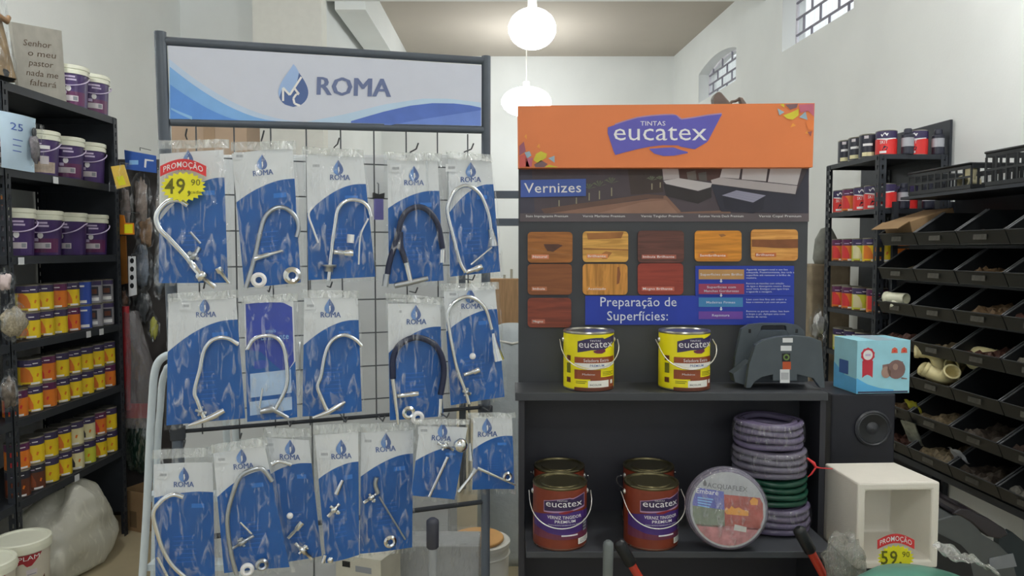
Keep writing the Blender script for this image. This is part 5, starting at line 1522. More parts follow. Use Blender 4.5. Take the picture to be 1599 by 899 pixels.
# dark foliage-like green bag at the floor
lumpbag('plastic_bag', Vector((onw(216, 740, 4.06).x, 4.065, .42)), (.085, .04, .17), 'dark green bag hanging low on the dark panel, above the cardboard box', 'bag', 'item', mat('dark_green_fill', (34, 62, 50), .6, var=.4, scale=30), 41, film=film_mat('green_film', (40, 76, 62), .5, .8, haze=.7, scale=12))

# white tubular step frame
t = thing('step_ladder', (-.98, 2.36, 0), 'white tubular folding ladder frame standing behind the first hanging packs', 'ladder')
m_wt = mat('white_enamel_tube', (176, 186, 192), .35, var=.03)
T = Matrix.Translation((.98, -2.36, 0))
Yl = 2.30
def lad(pts, Y0, Y1):
    out = []
    for x, y in pts:
        out.append(at(x, y, Y0 + (Y1 - Y0) * max(0, (y - 550)) / 350))
    return out
b = MB(T)
o1 = lad([(222, 905), (229, 800), (234, 690), (238, 620), (241, 585), (247, 566), (258, 556), (275, 553), (330, 553), (352, 558), (362, 575), (366, 620), (380, 905)], 2.36, 2.36)
p0 = o1[0] + (o1[0] - o1[1]) * ((o1[0].z - .004) / (o1[1].z - o1[0].z)); p1 = o1[-1] + (o1[-1] - o1[-2]) * ((o1[-1].z - .004) / (o1[-2].z - o1[-1].z))
b.tube([p0] + catmull(o1, 4) + [p1], .0125, m_wt, 10); b.build('front_frame', t)
b = MB(T)
o2 = lad([(240, 905), (246, 700), (250, 640), (253, 600), (259, 580), (270, 571), (330, 571), (346, 580), (352, 640), (362, 905)], 2.44, 2.50)
p0 = o2[0] + (o2[0] - o2[1]) * ((o2[0].z - .004) / (o2[1].z - o2[0].z)); p1 = o2[-1] + (o2[-1] - o2[-2]) * ((o2[-1].z - .004) / (o2[-2].z - o2[-1].z))
b.tube([p0] + catmull(o2, 4) + [p1], .0115, m_wt, 10); b.build('rear_frame', t)
for z in (.22, .45, .68):
    b = MB(T); xl = at(224, 800, 2.36).x; xr = at(374, 800, 2.36).x; b.box((xl, 2.372, z), (xr, 2.43, z + .02), m_wt); b.build('tread', t)

# ------------------------------------------------------------------ behind the wire rack
b = MB()
cb0, cb1 = at(262, 229, 3.05), at(700, 229, 3.05)
t = thing('storage_cabinet', ((cb0.x + cb1.x) / 2, 3.25, 0), 'plain pale grey storage cabinet standing behind the wire rack', 'cabinet')
T = Matrix.Translation((-(cb0.x + cb1.x) / 2, -3.25, 0))
m_cab = mat('pale_grey_enamel', (176, 180, 182), .5, var=.02, k=1.25)
zc = cb0.z - .03
b = MB(T); b.box((cb0.x, 3.07, .0), (cb1.x, 3.45, zc), m_cab); b.build('cabinet_body', t, bevel=.004)
xm = (cb0.x + cb1.x) / 2
for x0, x1 in ((cb0.x + .006, xm - .003), (xm + .003, cb1.x - .006)):
    b = MB(T); b.box((x0, 3.052, .06), (x1, 3.0695, zc - .01), m_cab); d = b.build('door', t, bevel=.003)
    hx = x1 - .04 if x1 < xm else x0 + .02
    h = MB(T); h.tube([(hx, 3.053, 1.0), (hx, 3.038, 1.01), (hx, 3.038, 1.11), (hx, 3.053, 1.12)], .005, m_chrome2, 8); h.build('handle', d)
b = MB()
k0, k1 = at(264, 200, 3.25), at(383, 200, 3.25)
t = thing('carton', ((k0.x + k1.x) / 2, 3.36, zc + .001), 'brown cardboard carton lying on the grey cabinet, seen through the wire mesh', 'box')
w_ = k1.x - k0.x
b = MB(); b.box((-w_ / 2, -.09, 0), (w_ / 2, .08, .20), mat('brown_carton', (130, 112, 94), .85, var=.06, scale=6)); b.build('box_body', t, bevel=.003)
b = MB(); b.box((-.025, -.0915, .0), (.025, -.0903, .20), mat('packing_tape', (116, 96, 74), .4)); b.build('tape', t)
# purple packet
qk = rk(591, 303, .02)
t = thing('hanging_packet', RM @ qk, 'small purple packet with dark cap, hooked on the mesh in the top row', 'packet', rz=RRZ)
b = MB(); b.box((-.013, -.008, -.075), (.013, .008, -.014), mat('packet_purple', (86, 84, 140), .5)); b.build('packet_body', t)
b = MB(); b.prism([(-.016, -.009, -.013), (.016, -.009, -.013), (.017, -.009, .004), (.0, -.009, -.001), (-.016, -.009, .004)], m_bplas, (0, .018, 0)); b.build('cap', t)
b = MB(); b.tube([(0, 0, -.006), (0, 0, .03), (0, .0165, .034)], .0018, m_wire, 6); b.build('hook_wire', t)

# rods and sack in the gap between the two displays
t = thing('rod_rack', (-.07, 4.6, 0), 'dark two-rail rack of upright thin rods, seen in the gap beside the varnish stand', 'rack')
T = Matrix.Translation((.07, -4.6, 0))
m_rod = mat('pale_rod', (170, 168, 156), .5)
x0, x1 = -.32, .22
for y in (302, 345):
    z = at(790, y, 4.6).z
    b = MB(T); b.box((x0, 4.58, z - .03), (x1, 4.62, z + .015), m_post); b.build('rail', t)
for x in (x0 + .01, x1 - .01):
    b = MB(T); b.box((x - .02, 4.575, 0), (x + .02, 4.625, at(790, 300, 4.6).z), m_post); b.build('post', t)
zt = at(790, 312, 4.6).z
rr = random.Random(3)
for i in range(9):
    x = -.26 + .052 * i + rr.uniform(-.008, .008)
    if abs(x - x0) < .03: continue
    b = MB(); b.tube([(0, 0, 0), (rr.uniform(-.01, .01), .03, 1.3 + rr.uniform(-.05, .1))], .008, m_rod, 6)
    tag(b.build('rod', loc=(x, 4.535, .001), rz=0), 'thin pale rod standing against the two-rail rack', 'rod', 'rods in the two-rail rack')
t = thing('wood_block', (at(789, 450, 4.45).x, 4.40, 0), 'stacked tan timber offcut standing behind the white sack', 'timber')
b = MB(); b.box((-.09, -.05, 0), (.08, .03, 1.33), mat('tan_timber', (150, 120, 88), .8, var=.15, stretch=(6, 6, .6))); b.build('timber_body', t, bevel=.004)
sk = thing('white_sack', (at(800, 600, 3.6).x, 3.6, 0), 'large smooth white sack standing in the gap beside the varnish stand', 'sack')
b = MB()
b.lathe([(0, 0), (.16, 0), (.175, .05), (.17, .5), (.165, .9), (.145, 1.05), (.10, 1.12), (.05, 1.14), (0, 1.145)], mat('white_woven_sack', (168, 176, 180), .6, var=.04, bump=.2, bscale=40), 30, soft=True)
b.build('sack_body', sk)
b = MB(); b.tube([(-.10, -.105, 1.075), (.0, -.145, 1.06), (.1, -.105, 1.075)], .006, m_wplas, 6); b.build('seam', sk)
# round board on a white drum
q = atz(751, 838, .36)
t = thing('white_drum', (q.x, q.y, 0), 'white plastic drum on the floor behind the rack post', 'drum')
b = MB(); b.lathe([(0, 0), (.095, 0), (.105, .02), (.112, .32), (.116, .335), (.116, .348), (.108, .352), (0, .352)], m_wplas, 32); b.build('drum_body', t)
b = MB(); b.tube([(.113 * math.cos(a), .113 * math.sin(a), .30) for a in [2 * PI * i / 30 for i in range(30)]], .004, m_wplas, 6, closed=True); b.build('rim', t)
b = MB(); b.lathe([(0, 0), (.100, 0), (.103, .003), (.103, .009), (.100, .012), (0, .012)], mat('tan_board', (190, 146, 92), .7, var=.06), 40); b.box((-.012, -.105, .0121), (.014, -.085, .014), m_cb)
tag(b.build('round_board', loc=(q.x - .012, q.y - .01, .354)), 'round tan board lying on top of the white drum', 'board')
# clear-wrapped goods at the bottom edge
def wrapped(name, x0, x1, ytop, Y, h, label, m_in, seed):
    a = at(x0, ytop, Y); c = at(x1, ytop, Y)
    w = c.x - a.x
    zt_ = a.z
    t = thing(name, ((a.x + c.x) / 2, Y + .1, 0), label, 'wrapped goods')
    b = MB(); b.box((-w / 2 + .01, -.07, 0), (w / 2 - .01, .07, zt_ - .012), m_in); b.build('carton_inside', t, bevel=.004)
    b = MB()
    b.grid(lambda s, q: Vector((-w / 2 + w * s, -.075 - .012 - .008 * noise.noise(Vector((s * 6, q * 5, seed))), zt_ * (1 - q) + .004)), 14, 12, m_filmc)
    b.grid(lambda s, q: Vector((-w / 2 + w * s, -.087 + .17 * q, zt_ + .004 + .01 * noise.noise(Vector((s * 7, q * 5, seed + 4))))), 16, 10, m_filmc)
    b.build('film_wrap', t)
    return t
wrapped('wrapped_carton', 612, 752, 852, 2.56, .1, 'pale goods wrapped in shiny clear film on the floor under the rack', mat('grey_goods', (150, 152, 152), .6), 2)
t = thing('white_carton', (at(566, 880, 2.36).x, 2.42, 0), 'white printed carton standing low under the hanging packs', 'box', rz=-.35)
b = MB(); zt_ = at(560, 872, 2.36).z; b.box((-.085, -.05, 0), (.085, .08, zt_), mat('white_carton_board', (170, 168, 156), .7)); b.box((-.06, -.0508, zt_ - .04), (-.03, -.05, zt_ - .02), m_bplas); b.box((-.01, -.0508, zt_ - .05), (.05, -.05, zt_ - .03), m_grey); b.build('box_body', t, bevel=.002)
b = MB(); b.prism([(-.085, .08, zt_), (.085, .08, zt_), (.085, .11, zt_ + .012), (-.085, .11, zt_ + .012)], m_white, (0, 0, .002)); b.build('flap', t)

# ------------------------------------------------------------------ hand-cart handles in front of the stand
def cart(name, label, cat, tips, Y, grip_m, tube_m, rt, gl, zfoot=0.03, lean=(.0, -.22)):
    base = at(tips[0][0][0], tips[0][0][1], Y); base = Vector((base.x, Y, 0))
    t = thing(name, base, label, cat)
    T = Matrix.Translation(-base)
    ends = []
    for (a, c) in tips:
        p = at(a[0], a[1], Y); q = at(c[0], c[1], Y)
        dr = (q - p).normalized()
        k = (p.z - zfoot - .16) / -dr.z if dr.z < 0 else 1
        lo = p + dr * (k if abs(dr.x) < .05 else .26)
        b = MB(T); b.tube([p + dr * .01, lo], rt, tube_m, 12); b.build('handle_tube', t)
        b = MB(T); b.tube([p - dr * .006, p, p + dr * .006, p + dr * gl, p + dr * (gl + .004)], [rt * .7, rt * 1.35, rt * 1.45, rt * 1.4, rt * 1.1], grip_m, 14); b.build('grip', t)
        ends.append(lo)
    if len(ends) == 2:
        b = MB(T); b.tube([ends[0], ends[1]], rt, tube_m, 10); b.build('axle_bar', t)
    for e in ends:
        b = MB(T); b.lathe([(.0, -.02), (.04, -.02), (.085, -.018), (.09, -.008), (.09, .008), (.085, .018), (.04, .02), (0, .02)], m_bplas, 24, T=Matrix.Translation((e.x, e.y, .091)) @ Matrix.Rotation(PI / 2, 4, 'Y')); b.build('wheel', t)
        b = MB(T); b.tube([e, Vector((e.x, e.y, .09))], rt, tube_m, 10); b.build('strut', t)
    return t
m_grip = mat('dark_rubber_grip', (50, 52, 62), .5, var=.06)
m_grey_t = mat('grey_tube', (126, 130, 132), .4, var=.04)
m_redt = mat('glossy_red_tube', (150, 48, 34), .25, var=.05)
cart('hand_truck', 'upright grey tube handle with a dark grip, in front of the wrapped goods', 'cart', [((675.5, 812), (675.5, 899))], 2.02, m_grip, m_grey_t, .0125, .075)
cart('hand_truck', 'plain grey rounded handle standing before the lower shelf of the varnish stand', 'cart', [((950, 847), (949, 899))], 2.0, mat('grey_grip', (96, 102, 102), .5), m_grey_t, .010, .12)
cart('wheelbarrow', 'red tube cart with two black grips reaching up before the lower shelf', 'cart', [((966, 846), (1000, 905)), ((1247, 826), (1290, 905))], 2.09, m_bplas, m_redt, .0125, .072)
# ------------------------------------------------------------------ styrofoam box, tag, teal lid, toolbox
m_sty = mat('styrofoam', (210, 206, 196), .85, var=.015, bump=.12, bscale=240, k=1.3)
Yf_ = 2.16; 
sx0, sx1 = at(1340, 757, Yf_), at(1472, 752, Yf_)
sw = sx1.x - sx0.x; sh_ = .262; sdp = .23
zb = at(1335, 889, Yf_).z
pl = thing('dark_crate', (sx0.x + sw / 2 + .01, Yf_ + sdp / 2, 0), 'dark plastic crate under the styrofoam box', 'crate', rz=.04)
b = MB(); b.box((-sw / 2 + .006, -sdp / 2 + .0, 0), (sw / 2 - .006, sdp / 2, zb - .004), m_bplas)
for i in range(6): b.box((-sw / 2, -sdp / 2 - .006, .04 + .08 * i), (sw / 2, -sdp / 2, .06 + .08 * i), m_bplas)
b.build('crate_body', pl, bevel=.003)
b = MB(); b.tube([(-.05, -sdp / 2 - .008, zb - .05), (-.05, -sdp / 2 - .02, zb - .05), (.05, -sdp / 2 - .02, zb - .05), (.05, -sdp / 2 - .008, zb - .05)], .005, m_bplas, 8); b.build('handle', pl)
t = thing('styrofoam_box', (sx0.x, Yf_, zb), 'white styrofoam box lying on its side with the open face towards the aisle', 'box', rz=.045)
b = MB()
w_, h_, th_ = sw, sh_, .024
o_ = [(0, 0), (w_, 0), (w_, h_), (0, h_)]
i_ = [(th_, th_), (w_ - th_, th_), (w_ - th_, h_ - th_), (th_, h_ - th_)]
j_ = [(th_ + .012, th_ + .012), (w_ - th_ - .012, th_ + .012), (w_ - th_ - .012, h_ - th_ - .012), (th_ + .012, h_ - th_ - .012)]
vs = [(x, 0, z) for x, z in o_] + [(x, 0, z) for x, z in i_] + [(x, sdp - .03, z) for x, z in j_] + [(x * .94 + .008, sdp, z * .95 + .006) for x, z in o_]
fs = []
for i in range(4):
    k = (i + 1) % 4
    fs += [(i, k, 4 + k, 4 + i), (4 + i, 4 + k, 8 + k, 8 + i), (k, i, 12 + i, 12 + k)]
fs += [(8, 9, 10, 11), (15, 14, 13, 12)]
b.add(vs, fs, m_sty)
b.build('box_body', t, bevel=.006)
b = MB(); b.lathe([(.008, 0), (.011, .001), (.014, 0), (.019, .001), (.023, 0)], mat('embossed_ring', (184, 172, 166), .8), 20, T=Matrix.Translation((.085, sdp - .0305, .175)) @ Matrix.Rotation(PI / 2, 4, 'X')); b.build('embossed_mark', t)
# price burst standing before the box
Yt = 1.985
base = at(1399, 880, Yt); base.z = at(1399, 884, Yt).z
t = thing('price_tag', base, 'promotional starburst price tag with a red arch, standing before the styrofoam box', 'price tag')
b = MB(Matrix.Translation(-base)); burst(b, 1399, 862, 58, 58, lambda k: (lambda x, y: at(x, y, Yt - .0005 * k)), 0, ('59,', '90')); b.build('tag_card', t)
zt_ = base.z
# teal lid / basin upside down
q = at(1447, 872, 1.72)
t = thing('teal_basin', (q.x, 1.72, 0), 'big teal plastic basin turned upside down, its domed bottom showing at the picture edge', 'basin')
b = MB()
Rb = .165
zq = at(1440, 866, 1.85).z
b.lathe([(Rb + .03, .30), (Rb + .035, .305), (Rb + .02, .31), (Rb + .01, zq - .09), (Rb - .005, zq - .05), (Rb - .04, zq - .02), (Rb - .09, zq - .006), (0.03, zq), (0, zq)], mat('teal_plastic', (78, 128, 112), .35, var=.08), 48, soft=True)
b.build('basin_body', t)
b = MB(); b.lathe([(Rb + .03, .298), (Rb + .038, .302), (Rb + .03, .308)], mat('teal_plastic', (78, 128, 112), .35), 48); b.build('rim', t)
st2 = thing('plastic_stool', (q.x, 1.72, 0), 'low dark stool carrying the teal basin', 'stool')
b = MB(); b.lathe([(0, .27), (.19, .27), (.20, .28), (.20, .29), (.19, .296), (0, .296)], m_bplas, 32); b.build('seat', st2)
for a in range(4):
    an = PI / 4 + a * PI / 2
    b = MB(); b.tube([(.15 * math.cos(an), .15 * math.sin(an), .27), (.19 * math.cos(an), .19 * math.sin(an), 0)], .016, m_bplas, 8); b.build('leg', st2)
# crumpled film on the basin
t = thing('film_scrap', at(1505, 873, 1.74), 'crumpled scrap of clear film lying over the edge of the teal basin', 'film')
b = MB(); b.grid(lambda s, q_: Vector((-.06 + .13 * s, -.05 + .08 * q_, .022 - .05 * s * s + .022 * noise.noise(Vector((s * 5, q_ * 4, 8))))), 16, 10, film_mat('crumpled_film', (170, 172, 165), .5, .9, haze=.7, scale=30)); b.build('film_sheet', t)
t = thing('film_wad', at(1318, 872, 2.02), 'wad of bubbly clear film beside the foot of the styrofoam box', 'film')
b = MB(); b.ball((0, 0, -.02), (.05, .05, .085), film_mat('bubbly_film', (165, 165, 155), .4, .9, haze=.6, scale=60), 18, 14, lump=.6, seed=9); b.build('film_sheet', t)

# black case by the bins
Yk = 2.43
t = thing('tool_case', (1.33, Yk + .1, 0), 'black plastic case with a grey side and ridged black edge, standing by the bins', 'case')
T = Matrix.Translation((-1.33, -Yk - .1, 0))
m_ck = mat('dark_grey_case', (70, 74, 74), .5, var=.06)
b = MB(T)
pp = [(1460, 899), (1464, 812), (1487, 805), (1500, 803), (1520, 815), (1535, 835), (1560, 850), (1580, 870), (1588, 899)]
P = [at(x, y, Yk) for x, y in pp]
z0 = .0
P = [Vector((P[0].x, Yk, 0))] + P + [Vector((P[-1].x, Yk, 0))]
b.prism(P, m_ck, (0, .16, 0)); b.build('case_body', t, bevel=.004)
b = MB(T)
rim = [at(x, y, Yk - .004) for x, y in ((1487, 803), (1492, 797), (1500, 793), (1515, 795), (1528, 803), (1545, 810), (1570, 826), (1576, 835), (1570, 838), (1562, 842), (1543, 838), (1528, 826), (1515, 815), (1500, 806))]
b.prism(rim, mat('glossy_black_plastic', (34, 30, 34), .2), (0, .18, 0)); b.build('ridge', t, bevel=.006)
b = MB(T); P = [at(x, y, Yk - .003) for x, y in ((1461, 830), (1480, 840), (1500, 850), (1512, 862), (1520, 899), (1459, 899))]; b.prism(P, m_bplas, (0, .003, 0)); b.build('inset_panel', t)
b = MB(T); P = [at(x, y, Yk - .003) for x, y in ((1545, 872), (1582, 864), (1588, 884), (1550, 890), (1545, 884))]; b.prism(P, mat('grey_tape', (110, 114, 118), .4), (0, .003, 0)); b.build('tape_band', t)
t2 = thing('slate_board', (1.55, Yk + .25, 0), 'dark slate board standing behind the black case, sloping down to the picture edge', 'board')
T2 = Matrix.Translation((-1.55, -Yk - .25, 0))
P = [at(x, y, Yk + .2) for x, y in ((1560, 838), (1580, 830), (1605, 850), (1640, 875), (1640, 899))]
P = [Vector((P[0].x, P[0].y, 0))] + P[:4] + [Vector((P[3].x, P[0].y, 0))]
b = MB(T2); b.prism(P, mat('slate_board', (40, 50, 54), .5), (0, .03, 0)); b.build('board_body', t2)

# ------------------------------------------------------------------ speaker and pump carton
Ys = 2.58
xs0, xs1 = at(1299, 620, Ys).x, at(1399, 620, Ys).x
zs = at(1340, 615, Ys).z
t = thing('loudspeaker', ((xs0 + xs1) / 2, Ys + .13, 0), 'tall black loudspeaker cabinet with a round woofer, beside the varnish stand', 'loudspeaker')
T = Matrix.Translation((-(xs0 + xs1) / 2, -Ys - .13, 0))
m_sp = mat('black_vinyl', (26, 28, 36), .6, var=.1)
b = MB(T); b.box((xs0, Ys, .0), (xs1, Ys + .26, zs), m_sp); b.build('cabinet_body', t, bevel=.006)
wc = at(1362, 668, Ys)
b = MB(T)
TT = Matrix.Translation((wc.x, Ys - .001, wc.z)) @ Matrix.Rotation(PI / 2, 4, 'X')
b.lathe([(.062, 0), (.064, .006), (.058, .010), (.054, .006), (.050, .008)], mat('speaker_ring', (52, 54, 58), .35), 36, T=TT)
b.lathe([(.050, .008), (.022, .0005)], m_bplas, 36, T=TT, soft=True)
b.lathe([(.022, .0005), (.016, .006), (0, .009)], mat('speaker_ring', (52, 54, 58), .35), 24, T=TT, soft=True)
b.build('woofer', t)
b = MB(T); b.lathe([(.035, 0), (.037, .004), (.025, .003), (0, .006)], m_bplas, 30, T=Matrix.Translation((wc.x, Ys - .001, wc.z - .2)) @ Matrix.Rotation(PI / 2, 4, 'X')); b.build('bass_port', t)
bt_ = thing('pump_carton', (at(1372, 610, 2.60).x, 2.66, zs + .001), 'light blue carton printed with a red rosette and a pump picture, on the loudspeaker', 'carton', rz=.10)
m_pb = mat('carton_sky_blue', (140, 192, 214), .45, var=.05)
W_, D_, H_ = .198, .15, .188
b = MB(); b.box((-W_ / 2, -D_ / 2, 0), (W_ / 2, D_ / 2, H_), m_pb)
F = lambda k: (lambda x, y: Vector((-W_ / 2 + x * W_, -D_ / 2 - .0004 * k, H_ * (1 - y))))
b.band([(0, .70, .99), (.2, .82, .99), (.45, .9, .99), (.7, .93, .99)], mat('carton_mid_blue', (82, 160, 206), .45), F(1), 10)
b.rect(.03, .955, .97, .99, mat('carton_dark_strip', (50, 60, 84), .5), F(2), 2)
ro = mat('rosette_red', (176, 44, 60), .5)
b.shape([(.2 + .135 * math.cos(a * PI / 10) * (1 if a % 2 else .9), .27 + .142 * math.sin(a * PI / 10) * (1 if a % 2 else .9)) for a in range(20)], ro, F(2))
b.shape([(.2 + .09 * math.cos(a * PI / 8), .27 + .095 * math.sin(a * PI / 8)) for a in range(16)], m_txt, F(3))
b.rect(.15, .25, .25, .29, m_lil, F(4), 2)
b.shape([(.10, .38), (.30, .38), (.30, .70), (.25, .66), (.2, .64), (.15, .66), (.105, .70)], ro, F(1))
pmp = mat('pump_print', (116, 92, 88), .5, var=.15); pmp2 = mat('pump_print_light', (150, 124, 112), .5)
b.shape([(.48, .46), (.86, .40), (.88, .66), (.48, .62)], pmp, F(2))
b.shape([(.74 + .17 * math.cos(a * PI / 9), .55 + .18 * math.sin(a * PI / 9)) for a in range(18)], pmp, F(3))
b.shape([(.55 + .09 * math.cos(a * PI / 9), .60 + .11 * math.sin(a * PI / 9)) for a in range(18)], pmp2, F(3))
b.shape([(.72 + .05 * math.cos(a * PI / 9), .5 + .06 * math.sin(a * PI / 9)) for a in range(18)], pmp2, F(4))
b.shape([(.84, .7), (.95, .72), (.95, .74), (.84, .73)], pmp, F(2))
for x in (.70, .88):
    b.shape([(x - .06, .24), (x - .05, .16), (x, .13), (x + .05, .16), (x + .06, .24)], mat('carton_orange_mark', (190, 92, 70), .5), F(2)); b.rect(x - .02, .18, x + .02, .22, m_canr, F(3), 2)
G = lambda k: (lambda x, y: Vector((-W_ / 2 - .0004 * k, D_ / 2 - x * D_, H_ * (1 - y))))
b.band([(0, .5, .99), (.5, .7, .99), (1, .72, .99)], mat('carton_mid_blue', (82, 160, 206), .45), G(1), 8)
b.rect(.25, .42, .65, .68, mat('carton_navy', (44, 84, 148), .5), G(2), 2)
b.build('box_body', bt_, bevel=.001)
b = MB(); b.box((-.03, -D_ / 2 + .0, H_ + .0002), (.05, D_ / 2, H_ + .0008), mat('clear_tape', (150, 176, 190), .3)); b.build('tape', bt_)

# ------------------------------------------------------------------ can rack on the window wall
RB_ = RT @ Vector((-.19, 3.65, 0))
cy0, cy1 = 3.455, 3.95
cx0, cx1 = -.36, -.03
rs = shelving('can_rack', 'black slotted-angle rack of small red and orange cans against the window wall', cx0 + .19, cx1 + .19, cy0 - 3.65, cy1 - 3.65, [1.94, 1.69, 1.44, 1.20, .98, .6, .25], 1.937, RB_, rz=WALL_RZ, panel=False, th=.022)
b = MB(); 
zt0 = 2.10
b.box((cx1 + .19 + .004, cy0 - 3.65 + .0, .1), (cx1 + .19 + .016, cy1 - 3.65 + .26, zt0), m_steel); b.build('back_panel', rs)
# the rack's uneven top edge of the panel is level; cans:
def rc_can(style, lx, ly, z, label, rz=None, group='small cans on the window wall rack'):
    p = rwall(lx, ly, z + .001)
    rz = (-.75 if rz is None else rz)
    return small_can(style, p, rz, label, group)
def row(z, items, where):
    n = len(items)
    for i, (s, ly, lx) in enumerate(items):
        rc_can(s, lx, ly, z, '%s %s from the window end, %s' % (STY[s][2], ORD[i], where), rz=-.5 - .12 * math.sin(i * 1.9))
F_ = -.30
row(1.94, [('dark', 3.85, F_), ('dark', 3.75, F_), ('dark', 3.65, F_), ('red', 3.54, F_ + .02), ('red', 3.53, F_ + .165)], 'rack top')
row(1.69, [('red', 3.89, F_), ('orange', 3.79, F_ - .005), ('red', 3.692, F_), ('red', 3.595, F_), ('red', 3.50, F_), ('red', 3.56, F_ + .14)], 'second rack shelf')
row(1.44, [('orange', 3.89, F_), ('orange', 3.79, F_), ('lime', 3.692, F_), ('yellow', 3.595, F_), ('yellow', 3.50, F_), ('orange', 3.60, F_ + .13)], 'third rack shelf')
row(1.20, [('orange', 3.88, F_), ('orange', 3.78, F_), ('lime', 3.68, F_), ('orange', 3.55, F_), ('orange', 3.56, F_ + .14)], 'fourth rack shelf')
row(.98, [('lime', 3.86, F_), ('lime', 3.75, F_), ('lime', 3.645, F_)], 'rack shelf behind the blue carton')
# spray cans
m_spb = mat('spray_black', (36, 38, 50), .35); m_spl = mat('spray_silver', (150, 152, 158), .35)
b = MB(); b.lathe([(0, 0), (.026, 0), (.027, .005), (.027, .035), (.027, .0351, m_spl), (.027, .075, m_spb), (.027, .088, m_spb), (.020, .094), (.012, .097)], m_spb, 20)
b.lathe([(.0, .118), (.014, .118), (.017, .114), (.018, .096), (.0, .095)], m_spb, 16)
sp0 = None
for lx, ly, z, l in ((-.215, 3.475, 1.94, 'slim black spray can between the red cans on the rack top'), (-.062, 3.485, 1.94, 'slim black spray can beside the back panel on the rack top'), (-.225, 3.48, 1.69, 'slim black spray can with a silver band, second rack shelf, outer one'), (-.11, 3.47, 1.69, 'slim black spray can with a silver band, second rack shelf, by the back panel')):
    if sp0 is None:
        sp0 = b.build('spray_can', loc=rwall(lx, ly, z + .001)); o = sp0
    else:
        o = sp0.copy(); COL.objects.link(o); o.location = rwall(lx, ly, z + .001)
    tag(o, l, 'spray can', 'spray cans on the window wall rack')
# things hung at the near side of the rack
sv = lumpbag('hanging_bag', at(1278, 508, 3.87), (.05, .03, .085), 'silvery crumpled bag hanging between the varnish stand and the can rack', 'bag', 'item', mat('silver_foil', (160, 160, 158), .3, metal=.5, var=.3, scale=40), 51, film=m_film)
t = thing('goods_stack', rwall(-.2, 4.25, 0), 'stack of dull beige goods with a grey wire loop, glimpsed past the stand edge', 'goods')
b = MB(); b.box((-.12, -.1, 0), (.1, .1, 1.42), mat('beige_goods', (128, 116, 96), .8, var=.25, scale=14)); b.build('goods_body', t, bevel=.01)
b = MB(); b.lathe([(0, 1.421), (.06, 1.421), (.07, 1.45), (.06, 1.56), (.03, 1.62), (0, 1.63)], mat('grey_cover', (120, 122, 116), .7, var=.2), 20, soft=True); b.build('cover', t)

# ------------------------------------------------------------------ wall of slanted black bins
BW = .262
bl0 = 3.42
colsY = [bl0 - BW * (k + .5) for k in range(4)]
LIPZ = [1.57 - .152 * i for i in range(7)]
BXF, BXB = -.355, -.05
br_ = RT @ Vector((-.2, 2.9, 0))
t = thing('bin_rack', br_, 'dark steel rack carrying seven rows of slanted black bins on the window wall', 'rack', rz=WALL_RZ)
TB = Matrix.Translation((.2, -2.9, 0))
for ly in (bl0 + .008, bl0 - 4 * BW - .012):
    for lx in (BXF + .06, BXB + .03):
        b = MB(TB); b.box((lx - .012, ly - .008, 0), (lx + .012, ly + .008, 1.72), m_steel); b.build('upright', t)
for z in LIPZ:
    b = MB(TB); b.box((BXF + .07, bl0 - 4 * BW, z - .064), (BXF + .09, bl0, z - .052), m_steel); b.box((BXB + .012, bl0 - 4 * BW, z - .064), (BXB + .03, bl0, z - .052), m_steel); b.build('rail', t)
b = MB(TB); b.box((BXB + .034, bl0 - 4 * BW, .5), (BXB + .044, bl0, 1.74), m_bplas); b.build('back_panel', t)
b = MB(TB); b.box((BXF + .02, bl0 - 4 * BW, .565), (BXB + .03, bl0, .592), m_steel); b.build('bottom_tray', t)
m_bin = mat('black_bin_plastic', (26, 29, 31), .42, var=.1, k=1.0)
m_lip = mat('bin_edge_grey', (74, 76, 78), .4)
def bin_mesh():
    b = MB()
    w = BW / 2 - .003; x0, x1 = BXF, BXB; th = .003
    zb_ = -.05
    b.box((x0, -w, zb_), (x1, w, zb_ + th), m_bin)
    b.box((x1 - th, -w, zb_ + th), (x1, w, .085), m_bin)
    b.prism([(x0, -w, zb_ + th), (x0 - .02, -w, .0), (x0 - .02, w, .0), (x0, w, zb_ + th)], m_bin, (th, 0, 0))
    for s in (-1, 1):
        y = s * w
        pts = [(x0 + th, y, zb_ + th), (x0 - .018, y, .0), (x0 + .11, y, .085), (x1 - th, y, .085), (x1 - th, y, zb_ + th)]
        b.prism(pts, m_bin, (0, -s * th, 0))
        b.tube([(x0 - .018, y - s * .004, .002), (x0 + .11, y - s * .004, .087)], .0032, m_lip, 6)
    b.tube([(x0 - .02, -w, .001), (x0 - .02, w, .001)], .0032, m_bin, 6)
    b.box((x0 - .0175, -.035, -.032), (x0 - .0155, .035, -.012), mat('bin_label', (70, 68, 62), .6, var=.3, scale=60))
    return b
bin0 = None
rown = ['top', 'second', 'third', 'fourth', 'fifth', 'sixth', 'bottom']
coln = ['nearest the can rack', 'second from the can rack', 'third from the can rack', 'at the picture edge']
fill = random.Random(12)
FC = [(92, 74, 52), (70, 62, 54), (56, 44, 38), (104, 92, 70), (78, 52, 44), (110, 108, 100)]
